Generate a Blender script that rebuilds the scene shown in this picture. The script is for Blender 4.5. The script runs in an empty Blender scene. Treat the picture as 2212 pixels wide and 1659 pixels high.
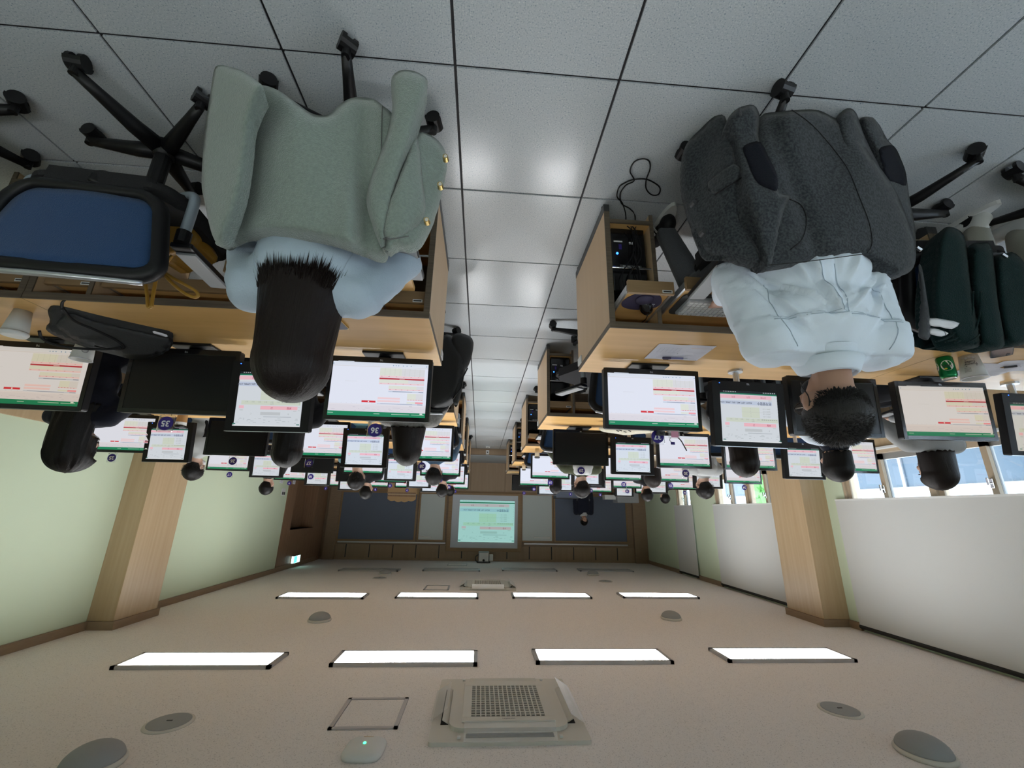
import bpy, bmesh, math, random
import numpy as np
from mathutils import Vector, Matrix, Euler, noise
from mathutils.geometry import delaunay_2d_cdt
random.seed(7); np.random.seed(7)
PI = math.pi
scene = bpy.context.scene
COL = scene.collection

# ------------------------------------------------------------------ camera (the photograph was taken upside down)
CF, CYAW, CPITCH, CROLL, CH = 899.07, -0.0681, 0.2964, 0.0205, 1.5199
_cy, _sy, _cp, _sp, _cr, _sr = math.cos(CYAW), math.sin(CYAW), math.cos(CPITCH), math.sin(CPITCH), math.cos(CROLL), math.sin(CROLL)
_R = Vector((_cy, -_sy, 0)); CFW = Vector((_sy*_cp, _cy*_cp, -_sp)); _U = Vector((_sy*_sp, _cy*_sp, _cp))
CR = _R*_cr + _U*_sr; CU = -_R*_sr + _U*_cr
CO = Vector((0, 0, CH))
cam = bpy.data.cameras.new('camera'); cam_o = bpy.data.objects.new('camera', cam); COL.objects.link(cam_o)
cam.sensor_fit = 'HORIZONTAL'; cam.sensor_width = 36.0; cam.lens = CF/2212*36.0; cam.clip_start = 0.02; cam.clip_end = 200
cam_o.matrix_world = Matrix(((-CR.x, -CU.x, -CFW.x, CO.x), (-CR.y, -CU.y, -CFW.y, CO.y), (-CR.z, -CU.z, -CFW.z, CO.z), (0, 0, 0, 1)))
scene.camera = cam_o

# ------------------------------------------------------------------ sky, exposure
world = bpy.data.worlds.new('overcast_sky'); scene.world = world; world.use_nodes = True
bg = world.node_tree.nodes['Background']; bg.inputs[0].default_value = (0.74, 0.87, 1.0, 1); bg.inputs[1].default_value = 8.0
scene.view_settings.view_transform = 'Standard'; scene.view_settings.look = 'None'
scene.view_settings.gamma = 1.0; scene.view_settings.exposure = 0.32; scene.view_settings.use_curve_mapping = False
LAMP_STRENGTH = 24.0
SCREEN_STRENGTH = 0.76

# ------------------------------------------------------------------ measuring helpers: a sight line of the photograph met with a plane of the room
def _ray(u, v): return CFW + CR*((1106-u)/CF) + CU*((v-829.5)/CF)
def at(u, v, y): d = _ray(u, v); return CO + d*(y/d.y)
def atz(u, v, z): d = _ray(u, v); return CO + d*((z-CH)/d.z)

# ------------------------------------------------------------------ materials
def mat(name, col, rough=0.5, metal=0.0, spec=0.5, bump=None, vary=None, sheen=0.0, trans=0.0, emit=None, coat=0.0, alpha=None):
    m = bpy.data.materials.new(name); m.use_nodes = True
    nt = m.node_tree; b = nt.nodes['Principled BSDF']
    b.inputs['Base Color'].default_value = (*col, 1); b.inputs['Roughness'].default_value = rough
    b.inputs['Metallic'].default_value = metal; b.inputs['Specular IOR Level'].default_value = spec
    if sheen: b.inputs['Sheen Weight'].default_value = sheen; b.inputs['Sheen Roughness'].default_value = 0.4
    if trans: b.inputs['Transmission Weight'].default_value = trans
    if coat: b.inputs['Coat Weight'].default_value = coat
    if emit: b.inputs['Emission Color'].default_value = (*emit[0], 1); b.inputs['Emission Strength'].default_value = emit[1]
    tc = None
    def coords(scale):
        nonlocal tc
        if tc is None: tc = nt.nodes.new('ShaderNodeTexCoord')
        mp = nt.nodes.new('ShaderNodeMapping'); mp.inputs['Scale'].default_value = scale
        nt.links.new(tc.outputs['Object'], mp.inputs['Vector']); return mp
    if vary:   # (scale3, second colour, noise scale, lo, hi)
        sc, c2, ns, lo, hi = vary
        mp = coords(sc); n = nt.nodes.new('ShaderNodeTexNoise'); n.inputs['Scale'].default_value = ns; n.inputs['Detail'].default_value = 4
        nt.links.new(mp.outputs[0], n.inputs['Vector'])
        r = nt.nodes.new('ShaderNodeValToRGB'); r.color_ramp.elements[0].position = lo; r.color_ramp.elements[1].position = hi
        r.color_ramp.elements[0].color = (*c2, 1); r.color_ramp.elements[1].color = (*col, 1)
        nt.links.new(n.outputs['Fac'], r.inputs['Fac']); nt.links.new(r.outputs['Color'], b.inputs['Base Color'])
    if bump:   # (scale3, noise scale, strength)
        sc, ns, st = bump
        mp = coords(sc); n = nt.nodes.new('ShaderNodeTexNoise'); n.inputs['Scale'].default_value = ns; n.inputs['Detail'].default_value = 5
        nt.links.new(mp.outputs[0], n.inputs['Vector'])
        bp = nt.nodes.new('ShaderNodeBump'); bp.inputs['Strength'].default_value = st; bp.inputs['Distance'].default_value = 0.01
        nt.links.new(n.outputs['Fac'], bp.inputs['Height']); nt.links.new(bp.outputs['Normal'], b.inputs['Normal'])
    return m

def speckle(name, base, dark, light, rough, scale, spec=0.5, lo=0.30, hi=0.62, cloud=None):
    m = bpy.data.materials.new(name); m.use_nodes = True; nt = m.node_tree; b = nt.nodes['Principled BSDF']
    b.inputs['Roughness'].default_value = rough; b.inputs['Specular IOR Level'].default_value = spec
    g = nt.nodes.new('ShaderNodeNewGeometry')
    n = nt.nodes.new('ShaderNodeTexNoise'); n.inputs['Scale'].default_value = scale; n.inputs['Detail'].default_value = 3
    nt.links.new(g.outputs['Position'], n.inputs['Vector'])
    r = nt.nodes.new('ShaderNodeValToRGB'); e = r.color_ramp.elements
    e[0].position = lo; e[0].color = (*dark, 1); e[1].position = hi; e[1].color = (*light, 1)
    x = e.new((lo*0.65+hi*0.35)); x.color = (*base, 1); x = e.new((lo*0.3+hi*0.7)); x.color = (*base, 1)
    nt.links.new(n.outputs['Fac'], r.inputs['Fac'])
    out = r.outputs['Color']
    if cloud:
        n2 = nt.nodes.new('ShaderNodeTexNoise'); n2.inputs['Scale'].default_value = cloud[0]; n2.inputs['Detail'].default_value = 2
        nt.links.new(g.outputs['Position'], n2.inputs['Vector'])
        mx = nt.nodes.new('ShaderNodeMixRGB'); mx.blend_type = 'MULTIPLY'; mx.inputs[0].default_value = cloud[1]
        nt.links.new(out, mx.inputs[1]); nt.links.new(n2.outputs['Color'], mx.inputs[2]); out = mx.outputs[0]
    nt.links.new(out, b.inputs['Base Color'])
    return m

M = {}
M['beech'] = mat('beech_laminate', (0.74, 0.45, 0.17), 0.36, vary=((0.6, 9, 9), (0.66, 0.39, 0.135), 2.2, 0.35, 0.65))
M['beech_panel'] = mat('beech_end_panel', (0.62, 0.44, 0.26), 0.45, vary=((9, 9, 0.5), (0.59, 0.41, 0.235), 2.0, 0.3, 0.7))
M['taupe'] = mat('taupe_edge_band', (0.15, 0.115, 0.08), 0.5, vary=((1, 30, 30), (0.11, 0.085, 0.06), 3, 0.4, 0.6))
M['front_wood'] = mat('drawer_front_wood', (0.30, 0.19, 0.095), 0.5, vary=((2, 20, 20), (0.26, 0.165, 0.08), 3, 0.35, 0.65))
M['black_plastic'] = mat('black_plastic', (0.006, 0.006, 0.007), 0.42, spec=0.32)
M['gloss_black'] = mat('gloss_black', (0.008, 0.008, 0.009), 0.14)
M['matte_black'] = mat('matte_black', (0.010, 0.010, 0.011), 0.55, spec=0.25)
M['screen_off'] = mat('dark_screen_glass', (0.006, 0.006, 0.007), 0.28, spec=0.35)
M['silver'] = mat('brushed_silver', (0.55, 0.57, 0.60), 0.32, metal=0.85)
M['arm_grey'] = mat('grey_painted_tube', (0.30, 0.35, 0.40), 0.38, metal=0.35)
M['chrome'] = mat('chrome', (0.75, 0.75, 0.76), 0.12, metal=1.0)
M['blue_mesh'] = mat('blue_mesh_fabric', (0.012, 0.055, 0.16), 0.75, bump=((1, 1, 1), 420, 0.5), sheen=0.15)
M['seat_fabric'] = mat('black_seat_fabric', (0.010, 0.010, 0.012), 0.9, bump=((1, 1, 1), 300, 0.3))
M['floor'] = speckle('speckled_floor_tile', (0.50, 0.53, 0.55), (0.20, 0.25, 0.31), (0.70, 0.71, 0.69), 0.21, 210, lo=0.28, hi=0.72)
M['joint'] = mat('dark_tile_joint', (0.012, 0.011, 0.014), 0.6)
M['ceiling'] = speckle('mineral_ceiling_board', (0.80, 0.765, 0.752), (0.48, 0.45, 0.445), (0.83, 0.79, 0.775), 0.9, 150, spec=0.1, lo=0.30, hi=0.60)
M['wall_green'] = mat('pale_green_paint', (0.60, 0.69, 0.52), 0.75, spec=0.2, bump=((1, 1, 1), 90, 0.04))
M['wood_trim'] = mat('brown_wood_trim', (0.29, 0.205, 0.13), 0.5, vary=((3, 3, 22), (0.26, 0.18, 0.115), 2.0, 0.35, 0.65))
M['pillar_wood'] = mat('tan_wood_panel', (0.50, 0.37, 0.225), 0.42, vary=((12, 12, 0.5), (0.44, 0.315, 0.18), 2.0, 0.3, 0.7))
M['front_wood_panel'] = mat('front_wall_wood', (0.34, 0.245, 0.16), 0.5, vary=((9, 9, 0.6), (0.31, 0.22, 0.14), 2.0, 0.3, 0.7))
M['door_wood'] = mat('dark_door_wood', (0.28, 0.165, 0.095), 0.45, vary=((16, 16, 0.6), (0.22, 0.125, 0.07), 2.2, 0.35, 0.65))
M['blind'] = mat('grey_roller_fabric', (0.58, 0.59, 0.58), 0.8, spec=0.15, bump=((1, 1, 1), 260, 0.08))
M['board_blue'] = mat('slate_blue_pinboard', (0.125, 0.150, 0.205), 0.8, bump=((1, 1, 1), 200, 0.1))
M['board_white'] = mat('grey_white_board', (0.52, 0.57, 0.56), 0.3)
M['screen_fabric'] = mat('projection_screen_fabric', (0.55, 0.59, 0.64), 0.7)
M['white_plastic'] = mat('white_plastic', (0.70, 0.71, 0.70), 0.45)
M['off_white'] = mat('off_white_plastic', (0.62, 0.60, 0.55), 0.5)
M['grey_plastic'] = mat('grey_plastic', (0.32, 0.33, 0.34), 0.55)
M['mid_grey'] = mat('speaker_grille_grey', (0.33, 0.345, 0.355), 0.7, bump=((1, 1, 1), 500, 0.3))
M['dark_grey'] = mat('dark_grey_plastic', (0.045, 0.047, 0.05), 0.5)
M['dark_slot'] = mat('dark_recess', (0.02, 0.02, 0.02), 0.8)
M['alu'] = mat('aluminium', (0.50, 0.50, 0.52), 0.4, metal=0.7)
M['window_wood'] = mat('tan_window_frame', (0.44, 0.345, 0.24), 0.45)
M['window_grey'] = mat('grey_sash_track', (0.30, 0.30, 0.29), 0.45, metal=0.2)
M['glass'] = mat('window_glass', (0.95, 0.98, 1.0), 0.02, trans=1.0)
M['acrylic'] = mat('clear_acrylic', (0.97, 0.98, 1.0), 0.05, trans=1.0)
M['film'] = mat('clear_film', (0.85, 0.85, 0.85), 0.15)
M['film'].node_tree.nodes['Principled BSDF'].inputs['Alpha'].default_value = 0.22
M['navy_disc'] = mat('navy_disc', (0.030, 0.014, 0.22), 0.4)
M['white_print'] = mat('white_print', (0.85, 0.85, 0.88), 0.5)
M['black_print'] = mat('black_print', (0.02, 0.02, 0.02), 0.6)
M['lamp'] = mat('lit_diffuser', (0.9, 0.9, 0.9), 0.5, emit=((0.965, 0.985, 1.0), LAMP_STRENGTH))
M['lamp_dim'] = mat('dimmer_lit_diffuser', (0.9, 0.9, 0.9), 0.5, emit=((0.93, 0.97, 1.0), LAMP_STRENGTH*0.55))
M['lamp_off'] = mat('unlit_diffuser', (0.42, 0.43, 0.44), 0.5)
M['led_blue'] = mat('blue_led', (0.0, 0.05, 0.6), 0.4, emit=((0.02, 0.12, 1.0), 6.0))
M['led_green'] = mat('green_led', (0.0, 0.5, 0.2), 0.4, emit=((0.05, 1.0, 0.35), 4.0))
M['led_red'] = mat('red_led', (0.6, 0.0, 0.0), 0.4, emit=((1.0, 0.03, 0.03), 4.0))
M['exit_green'] = mat('exit_sign_green', (0.1, 0.6, 0.5), 0.4, emit=((0.10, 0.80, 0.55), 1.6))
M['exit_white'] = mat('exit_sign_white', (0.8, 0.9, 0.9), 0.4, emit=((0.75, 1.0, 0.95), 1.8))
M['skin'] = mat('warm_skin', (0.40, 0.225, 0.155), 0.5, bump=((1, 1, 1), 60, 0.05))
M['skin_fair'] = mat('fair_skin', (0.58, 0.37, 0.28), 0.5, bump=((1, 1, 1), 60, 0.05))
M['lips'] = mat('lip_skin', (0.40, 0.16, 0.13), 0.45)
M['eye'] = mat('dark_eye', (0.02, 0.015, 0.012), 0.15)
M['hair_black'] = mat('black_hair', (0.006, 0.005, 0.005), 0.45, spec=0.22, bump=((60, 60, 2.0), 4.0, 0.25))
M['hair_brown'] = mat('dark_brown_hair', (0.010, 0.006, 0.005), 0.45, spec=0.22, bump=((60, 60, 2.0), 4.0, 0.25))
M['hair_grey'] = mat('greying_hair', (0.022, 0.021, 0.021), 0.5, spec=0.25, bump=((60, 60, 4.0), 4.0, 0.25))
M['hair_grey_tip'] = mat('grey_hair_tips', (0.10, 0.10, 0.10), 0.45)
def cloth(name, c, c2=None, bump=0.25, sheen=0.2, rough=0.85, ns=8): return mat(name, c, rough, spec=0.2, bump=((1, 1, 1), 220, bump), sheen=sheen, vary=((1, 1, 1), c2, ns, 0.35, 0.65) if c2 else None)
M['c_blue'] = cloth('pale_blue_knit', (0.44, 0.53, 0.62), sheen=0.1)
M['c_white'] = cloth('white_cotton', (0.70, 0.78, 0.87), bump=0.08, sheen=0.05)
M['c_black'] = cloth('black_fabric', (0.012, 0.012, 0.015))
M['c_heather'] = cloth('heather_grey_knit', (0.38, 0.37, 0.35), (0.27, 0.26, 0.25), ns=70)
M['c_denim'] = cloth('blue_denim', (0.055, 0.10, 0.16))
M['c_teal'] = cloth('teal_cotton', (0.10, 0.20, 0.23))
M['c_ltgrey'] = cloth('light_grey_cotton', (0.40, 0.41, 0.41))
M['c_olive'] = cloth('olive_canvas', (0.07, 0.08, 0.045), (0.04, 0.045, 0.025), ns=12)
M['c_beige'] = cloth('beige_cotton', (0.50, 0.43, 0.32))
M['c_navy'] = cloth('navy_wool', (0.010, 0.012, 0.022))
M['c_pants'] = cloth('grey_trouser_cloth', (0.10, 0.105, 0.115))
M['c_dark'] = cloth('dark_trouser_cloth', (0.02, 0.021, 0.025))
M['c_cream'] = cloth('pale_trouser_cloth', (0.36, 0.35, 0.31))
M['c_mint'] = mat('sage_green_fleece', (0.275, 0.33, 0.29), 0.95, spec=0.1, sheen=0.55, bump=((1, 1, 1), 260, 0.55), vary=((1, 1, 1), (0.23, 0.28, 0.245), 120, 0.35, 0.65))
M['c_wool'] = mat('charcoal_grey_wool', (0.062, 0.069, 0.074), 0.95, spec=0.1, sheen=0.15, bump=((1, 1, 1), 350, 0.3), vary=((1, 1, 1), (0.028, 0.032, 0.037), 130, 0.38, 0.62))
M['c_green'] = mat('dark_green_knit', (0.006, 0.019, 0.019), 0.92, spec=0.1, sheen=0.06, bump=((1, 1, 1), 250, 0.5))
M['lining'] = cloth('navy_lining', (0.005, 0.006, 0.011), sheen=0.0)
M['mustard'] = mat('mustard_leather', (0.36, 0.185, 0.022), 0.42, bump=((1, 1, 1), 90, 0.2))
M['nylon'] = mat('black_nylon', (0.022, 0.024, 0.027), 0.6, bump=((1, 1, 1), 120, 0.15))
M['paper'] = mat('white_paper', (0.74, 0.74, 0.80), 0.7)
M['paper_cup'] = mat('paper_cup_card', (0.58, 0.57, 0.54), 0.55)
M['kraft'] = mat('brown_cup_card', (0.45, 0.28, 0.13), 0.6)
M['can_green'] = mat('green_can_paint', (0.0, 0.21, 0.06), 0.25, metal=0.5)
M['gold'] = mat('gold_metal', (0.55, 0.40, 0.16), 0.25, metal=0.9)
M['purple'] = mat('purple_mouse_mat', (0.055, 0.048, 0.10), 0.7)
M['key_grey'] = mat('grey_key_plastic', (0.42, 0.44, 0.46), 0.5)
M['pink'] = mat('pink_print', (0.75, 0.22, 0.42), 0.6)
M['cream_cloth'] = cloth('cream_canvas', (0.62, 0.58, 0.46))
M['mask_white'] = cloth('white_face_mask', (0.72, 0.72, 0.75), bump=0.1)
M['outside_dark'] = mat('dark_glass_facade', (0.035, 0.06, 0.085), 0.3)
M['outside_white'] = mat('white_facade', (0.80, 0.83, 0.86), 0.7)
M['outside_green'] = mat('shrub_leaves', (0.12, 0.30, 0.08), 0.8)
M['asphalt'] = mat('grey_asphalt', (0.12, 0.12, 0.125), 0.9)

def screen_mat(name, strength, tint_ok=True):
    m = bpy.data.materials.new(name); m.use_nodes = True; nt = m.node_tree; b = nt.nodes['Principled BSDF']
    b.inputs['Base Color'].default_value = (0.01, 0.01, 0.01, 1); b.inputs['Roughness'].default_value = 0.5; b.inputs['Specular IOR Level'].default_value = 0.2
    a = nt.nodes.new('ShaderNodeAttribute'); a.attribute_name = 'Col'
    oi = nt.nodes.new('ShaderNodeObjectInfo')
    mx = nt.nodes.new('ShaderNodeMixRGB'); mx.blend_type = 'MULTIPLY'; mx.inputs[0].default_value = 1
    nt.links.new(a.outputs['Color'], mx.inputs[1]); nt.links.new(oi.outputs['Color'], mx.inputs[2])
    nt.links.new(mx.outputs[0], b.inputs['Emission Color']); b.inputs['Emission Strength'].default_value = strength
    return m
M['display'] = screen_mat('lit_display', SCREEN_STRENGTH)
M['projection'] = screen_mat('projected_picture', 0.58)
def attr_mat(name, rough=0.6):
    m = bpy.data.materials.new(name); m.use_nodes = True; nt = m.node_tree; b = nt.nodes['Principled BSDF']; b.inputs['Roughness'].default_value = rough
    a = nt.nodes.new('ShaderNodeAttribute'); a.attribute_name = 'Col'; nt.links.new(a.outputs['Color'], b.inputs['Base Color']); return m
M['print'] = attr_mat('printed_sheet')

# ------------------------------------------------------------------ object helpers
def V(*a): return Vector(a)
def link(o, parent=None):
    COL.objects.link(o)
    if parent is not None: o.parent = parent
    return o
def obj(name, me, m=None, parent=None, smooth=False):
    """links a mesh (or a bmesh, which it frees) as one object"""
    if isinstance(me, bmesh.types.BMesh):
        bm = me; me = bpy.data.meshes.new(name); bm.normal_update(); bm.to_mesh(me); bm.free()
    if m is not None and not me.materials: me.materials.append(m)
    if smooth:
        me.polygons.foreach_set('use_smooth', [True]*len(me.polygons))
    return link(bpy.data.objects.new(name, me), parent)
def tag(o, label, cat, group=None):
    o['label'] = label; o['category'] = cat
    if group: o['group'] = group
    return o
def thing(name, label, cat, loc=(0, 0, 0), rz=0.0, group=None):
    o = bpy.data.objects.new(name, None); COL.objects.link(o); o.location = loc; o.rotation_euler = (0, 0, rz)
    o.empty_display_size = 0.1
    return tag(o, label, cat, group)
def struct(name, me, m, parent=None, smooth=False):
    o = obj(name, me, m, parent, smooth)
    if parent is None: o['kind'] = 'structure'
    return o
def copy_tree(o, parent=None):
    c = o.copy(); COL.objects.link(c)
    if parent is not None: c.parent = parent
    for ch in list(o.children): copy_tree(ch, c)
    return c
def box(bm, c, s, rot=None, bev=0.0):
    r = bmesh.ops.create_cube(bm, size=1.0); vs = r['verts']
    mt = Matrix.Translation(Vector(c)) @ (rot.to_4x4() if rot is not None else Matrix()) @ Matrix.Diagonal((s[0], s[1], s[2], 1))
    bmesh.ops.transform(bm, matrix=mt, verts=vs)
    if bev > 0:
        es = list({e for v in vs for e in v.link_edges})
        bmesh.ops.bevel(bm, geom=es, offset=min(bev, min(s)*0.45), segments=2, affect='EDGES', profile=0.7)
    return bm
def B(c, s, rot=None, bev=0.0): return box(bmesh.new(), c, s, rot, bev)
def B2(x0, x1, y0, y1, z0, z1, bev=0.0): return B(((x0+x1)/2, (y0+y1)/2, (z0+z1)/2), (x1-x0, y1-y0, z1-z0), None, bev)
def add2(bm, x0, x1, y0, y1, z0, z1, bev=0.0): return box(bm, ((x0+x1)/2, (y0+y1)/2, (z0+z1)/2), (x1-x0, y1-y0, z1-z0), None, bev)
def cyl(bm, p0, p1, r0, r1=None, n=16, caps=True):
    p0 = Vector(p0); p1 = Vector(p1); r1 = r0 if r1 is None else r1
    d = p1-p0; q = d.to_track_quat('Z', 'Y')
    r = bmesh.ops.create_cone(bm, cap_ends=caps, segments=n, radius1=r0, radius2=r1, depth=d.length)
    bmesh.ops.transform(bm, matrix=Matrix.Translation((p0+p1)/2) @ q.to_matrix().to_4x4(), verts=r['verts']); return bm
def tube(bm, pts, r, n=10, closed=False, flat=1.0):
    pts = [Vector(p) for p in pts]; N = len(pts); rings = []; up = None
    for i, p in enumerate(pts):
        a = pts[(i-1) % N] if (closed or i > 0) else p; b = pts[(i+1) % N] if (closed or i < N-1) else p
        t = (b-a).normalized()
        if up is None: up = t.orthogonal().normalized()
        up = (up - t*up.dot(t)).normalized(); s = t.cross(up)
        rr = r[i] if isinstance(r, (list, tuple)) else r
        rings.append([bm.verts.new(p + (up*math.cos(2*PI*k/n) + s*math.sin(2*PI*k/n)*flat)*rr) for k in range(n)])
    for i in range(N if closed else N-1):
        A = rings[i]; C = rings[(i+1) % N]
        for k in range(n): bm.faces.new((A[k], A[(k+1) % n], C[(k+1) % n], C[k]))
    if not closed: bm.faces.new(rings[0][::-1]); bm.faces.new(rings[-1])
    return bm
def smooth_path(pts, k=6, closed=False):
    P = [Vector(p) for p in pts]; N = len(P); out = []
    for i in range(N if closed else N-1):
        p0 = P[(i-1) % N] if (closed or i > 0) else P[0]; p1 = P[i]; p2 = P[(i+1) % N]; p3 = P[(i+2) % N] if (closed or i+2 < N) else P[-1]
        for j in range(k):
            t = j/k; out.append(0.5*((2*p1)+(p2-p0)*t+(2*p0-5*p1+4*p2-p3)*t*t+(3*p1-p0-3*p2+p3)*t**3))
    if not closed: out.append(P[-1])
    return out
def lathe(bm, prof, n=24, c=(0, 0, 0), cap=True):
    rings = []
    for r, z in prof: rings.append([bm.verts.new((c[0]+r*math.cos(2*PI*k/n), c[1]+r*math.sin(2*PI*k/n), c[2]+z)) for k in range(n)])
    for A, C in zip(rings, rings[1:]):
        for k in range(n): bm.faces.new((A[k], A[(k+1) % n], C[(k+1) % n], C[k]))
    if cap: bm.faces.new(rings[0][::-1]); bm.faces.new(rings[-1])
    return bm
def rrect(w, h, r, n=5):
    out = []
    for cx, cy, a0 in ((w/2-r, h/2-r, 0), (-w/2+r, h/2-r, PI/2), (-w/2+r, -h/2+r, PI), (w/2-r, -h/2+r, 3*PI/2)):
        for i in range(n+1): a = a0+PI/2*i/n; out.append((cx+r*math.cos(a), cy+r*math.sin(a)))
    return out
def prism(bm, outline, z0, z1, mt=None):
    a = [bm.verts.new((x, y, z0)) for x, y in outline]; b = [bm.verts.new((x, y, z1)) for x, y in outline]; n = len(a)
    bm.faces.new(a[::-1]); bm.faces.new(b)
    for i in range(n): bm.faces.new((a[i], a[(i+1) % n], b[(i+1) % n], b[i]))
    if mt is not None: bmesh.ops.transform(bm, matrix=mt, verts=a+b)
    return bm
FACE_Y = Matrix(((1, 0, 0, 0), (0, 0, 1, 0), (0, 1, 0, 0), (0, 0, 0, 1)))      # (x, y, z) -> (x, z, y): an outline drawn in x-z
_text_cache = {}
def text_mesh(s, size, align='CENTER', bold=0.0, extrude=0.0):
    key = (s, size, align, bold, extrude)
    if key in _text_cache: return _text_cache[key]
    cu = bpy.data.curves.new('lettering', 'FONT'); cu.body = s; cu.size = size; cu.align_x = align; cu.align_y = 'CENTER'; cu.offset = bold; cu.extrude = extrude; cu.resolution_u = 3
    o = bpy.data.objects.new('lettering', cu); COL.objects.link(o)
    dg = bpy.context.evaluated_depsgraph_get(); dg.update()
    me = bpy.data.meshes.new_from_object(o.evaluated_get(dg)); bpy.data.objects.remove(o); bpy.data.curves.remove(cu)
    _text_cache[key] = me; return me
def text_obj(name, s, size, m, parent, loc, rot=(PI/2, 0, 0), bold=0.0, align='CENTER'):
    me = text_mesh(s, size, align, bold).copy(); me.materials.clear(); me.materials.append(m)
    o = link(bpy.data.objects.new(name, me), parent); o.location = loc; o.rotation_euler = rot; return o

def evaluated(me, mods):
    o = bpy.data.objects.new('tmp', me); COL.objects.link(o)
    for t, kw in mods:
        md = o.modifiers.new(t, t)
        for k, v in kw.items(): setattr(md, k, v)
    dg = bpy.context.evaluated_depsgraph_get(); dg.update()
    r = bpy.data.meshes.new_from_object(o.evaluated_get(dg)); bpy.data.objects.remove(o); bpy.data.meshes.remove(me)
    return r
def prim_capsule(bm, p0, p1, r0, r1, n=12):
    p0 = Vector(p0); p1 = Vector(p1); d = p1-p0
    cyl(bm, p0, p1, r0, r1, n)
    for p, r in ((p0, r0), (p1, r1)):
        s = bmesh.ops.create_icosphere(bm, subdivisions=2, radius=r*1.03); bmesh.ops.translate(bm, vec=p, verts=s['verts'])
def prim_ball(bm, c, r, rot=None):
    s = bmesh.ops.create_icosphere(bm, subdivisions=3, radius=1.0)
    bmesh.ops.transform(bm, matrix=Matrix.Translation(Vector(c)) @ (rot.to_4x4() if rot is not None else Matrix()) @ Matrix.Diagonal((*r, 1)), verts=s['verts'])
def melt(prims, voxel, smooth=6, name='body'):
    """many overlapping closed shapes -> one continuous surface"""
    bm = bmesh.new()
    for p in prims:
        if p[0] == 'c': prim_capsule(bm, *p[1:])
        else: prim_ball(bm, *p[1:])
    me = bpy.data.meshes.new(name); bm.to_mesh(me); bm.free()
    me = evaluated(me, [('REMESH', dict(mode='VOXEL', voxel_size=voxel)), ('SMOOTH', dict(factor=0.5, iterations=smooth))])
    me.polygons.foreach_set('use_smooth', [True]*len(me.polygons)); return me
def displace(me, fn):
    n = len(me.vertices); co = np.empty(n*3, 'f'); no = np.empty(n*3, 'f'); me.vertices.foreach_get('co', co); me.vertex_normals.foreach_get('vector', no) if hasattr(me, 'vertex_normals') else None
    co = co.reshape(-1, 3); no = no.reshape(-1, 3)
    d = fn(co, no); co += no*d[:, None]; me.vertices.foreach_set('co', co.ravel()); me.update()

def cushion(name, outline, yfn, th, m, parent, step=9.0, D=None, smooth_k=5, origin=None, thin=None):
    """soft flat body (cloth, bag): an outline seen from the front, given its own distance yfn(u, v) and a rounded thickness"""
    P = [p.to_2d() for p in smooth_path([(a, b, 0) for a, b in outline], smooth_k, True)]
    ring = [P[0]]
    for p in P[1:]:
        if (p-ring[-1]).length >= step*0.8: ring.append(p)
    if (ring[-1]-ring[0]).length < step*0.5: ring.pop()
    R = np.array([(p.x, p.y) for p in ring]); R2 = np.roll(R, -1, 0)
    x0, y0 = R.min(0); x1, y1 = R.max(0); pts = []
    for j, yy in enumerate(np.arange(y0, y1, step*0.9)):
        for xx in np.arange(x0 + (j % 2)*step*0.5, x1, step): pts.append((xx, yy))
    pts = np.array(pts)
    def dist(q):
        e = R2-R; w = q[:, None]-R[None]; t = np.clip((w*e).sum(-1)/(e*e).sum(-1), 0, 1)
        return np.sqrt(((w-e*t[..., None])**2).sum(-1)).min(1)
    def inside(q):
        c = np.zeros(len(q), bool)
        for (ax, ay), (bx, by) in zip(R, R2):
            if ay == by: continue
            k = ((ay > q[:, 1]) != (by > q[:, 1])) & (q[:, 0] < (bx-ax)*(q[:, 1]-ay)/(by-ay)+ax); c ^= k
        return c
    pts = pts[inside(pts)]; dd = dist(pts) if len(pts) else np.zeros(0); pts = pts[dd > step*0.55]
    n = len(ring); allp = [Vector(p) for p in R] + [Vector(p) for p in pts]
    vs, es, fs, *_ = delaunay_2d_cdt(allp, [(i, (i+1) % n) for i in range(n)], [], 1, 1e-5)
    q = np.array([(p.x, p.y) for p in vs]); d = dist(q); D = D or step*3
    prof = np.sqrt(np.clip(1-(1-np.clip(d/D, 0, 1))**2, 0, 1)); og = Vector(origin) if origin else Vector((0, 0, 0))
    bm = bmesh.new(); F = []; K = []
    for (u, v), pr, di in zip(q, prof, d):
        t = th*(thin(u, v) if thin else 1); y = yfn(u, v)
        a = bm.verts.new(at(u, v, y + t*0.5*(1-pr)) - og); F.append(a)
        K.append(a if di < 1e-3 else bm.verts.new(at(u, v, y + t*0.5*(1-pr)) + Vector((0, t*pr, 0)) - og))
    for f in fs:
        for S, rev in ((F, False), (K, True)):
            w = [S[i] for i in f]
            if rev: w.reverse()
            try: bm.faces.new(w)
            except ValueError: pass
    bmesh.ops.recalc_face_normals(bm, faces=bm.faces)
    return obj(name, bm, m, parent, smooth=True)
def gz(u, c, w): return math.exp(-((u-c)/w)**2)

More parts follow.
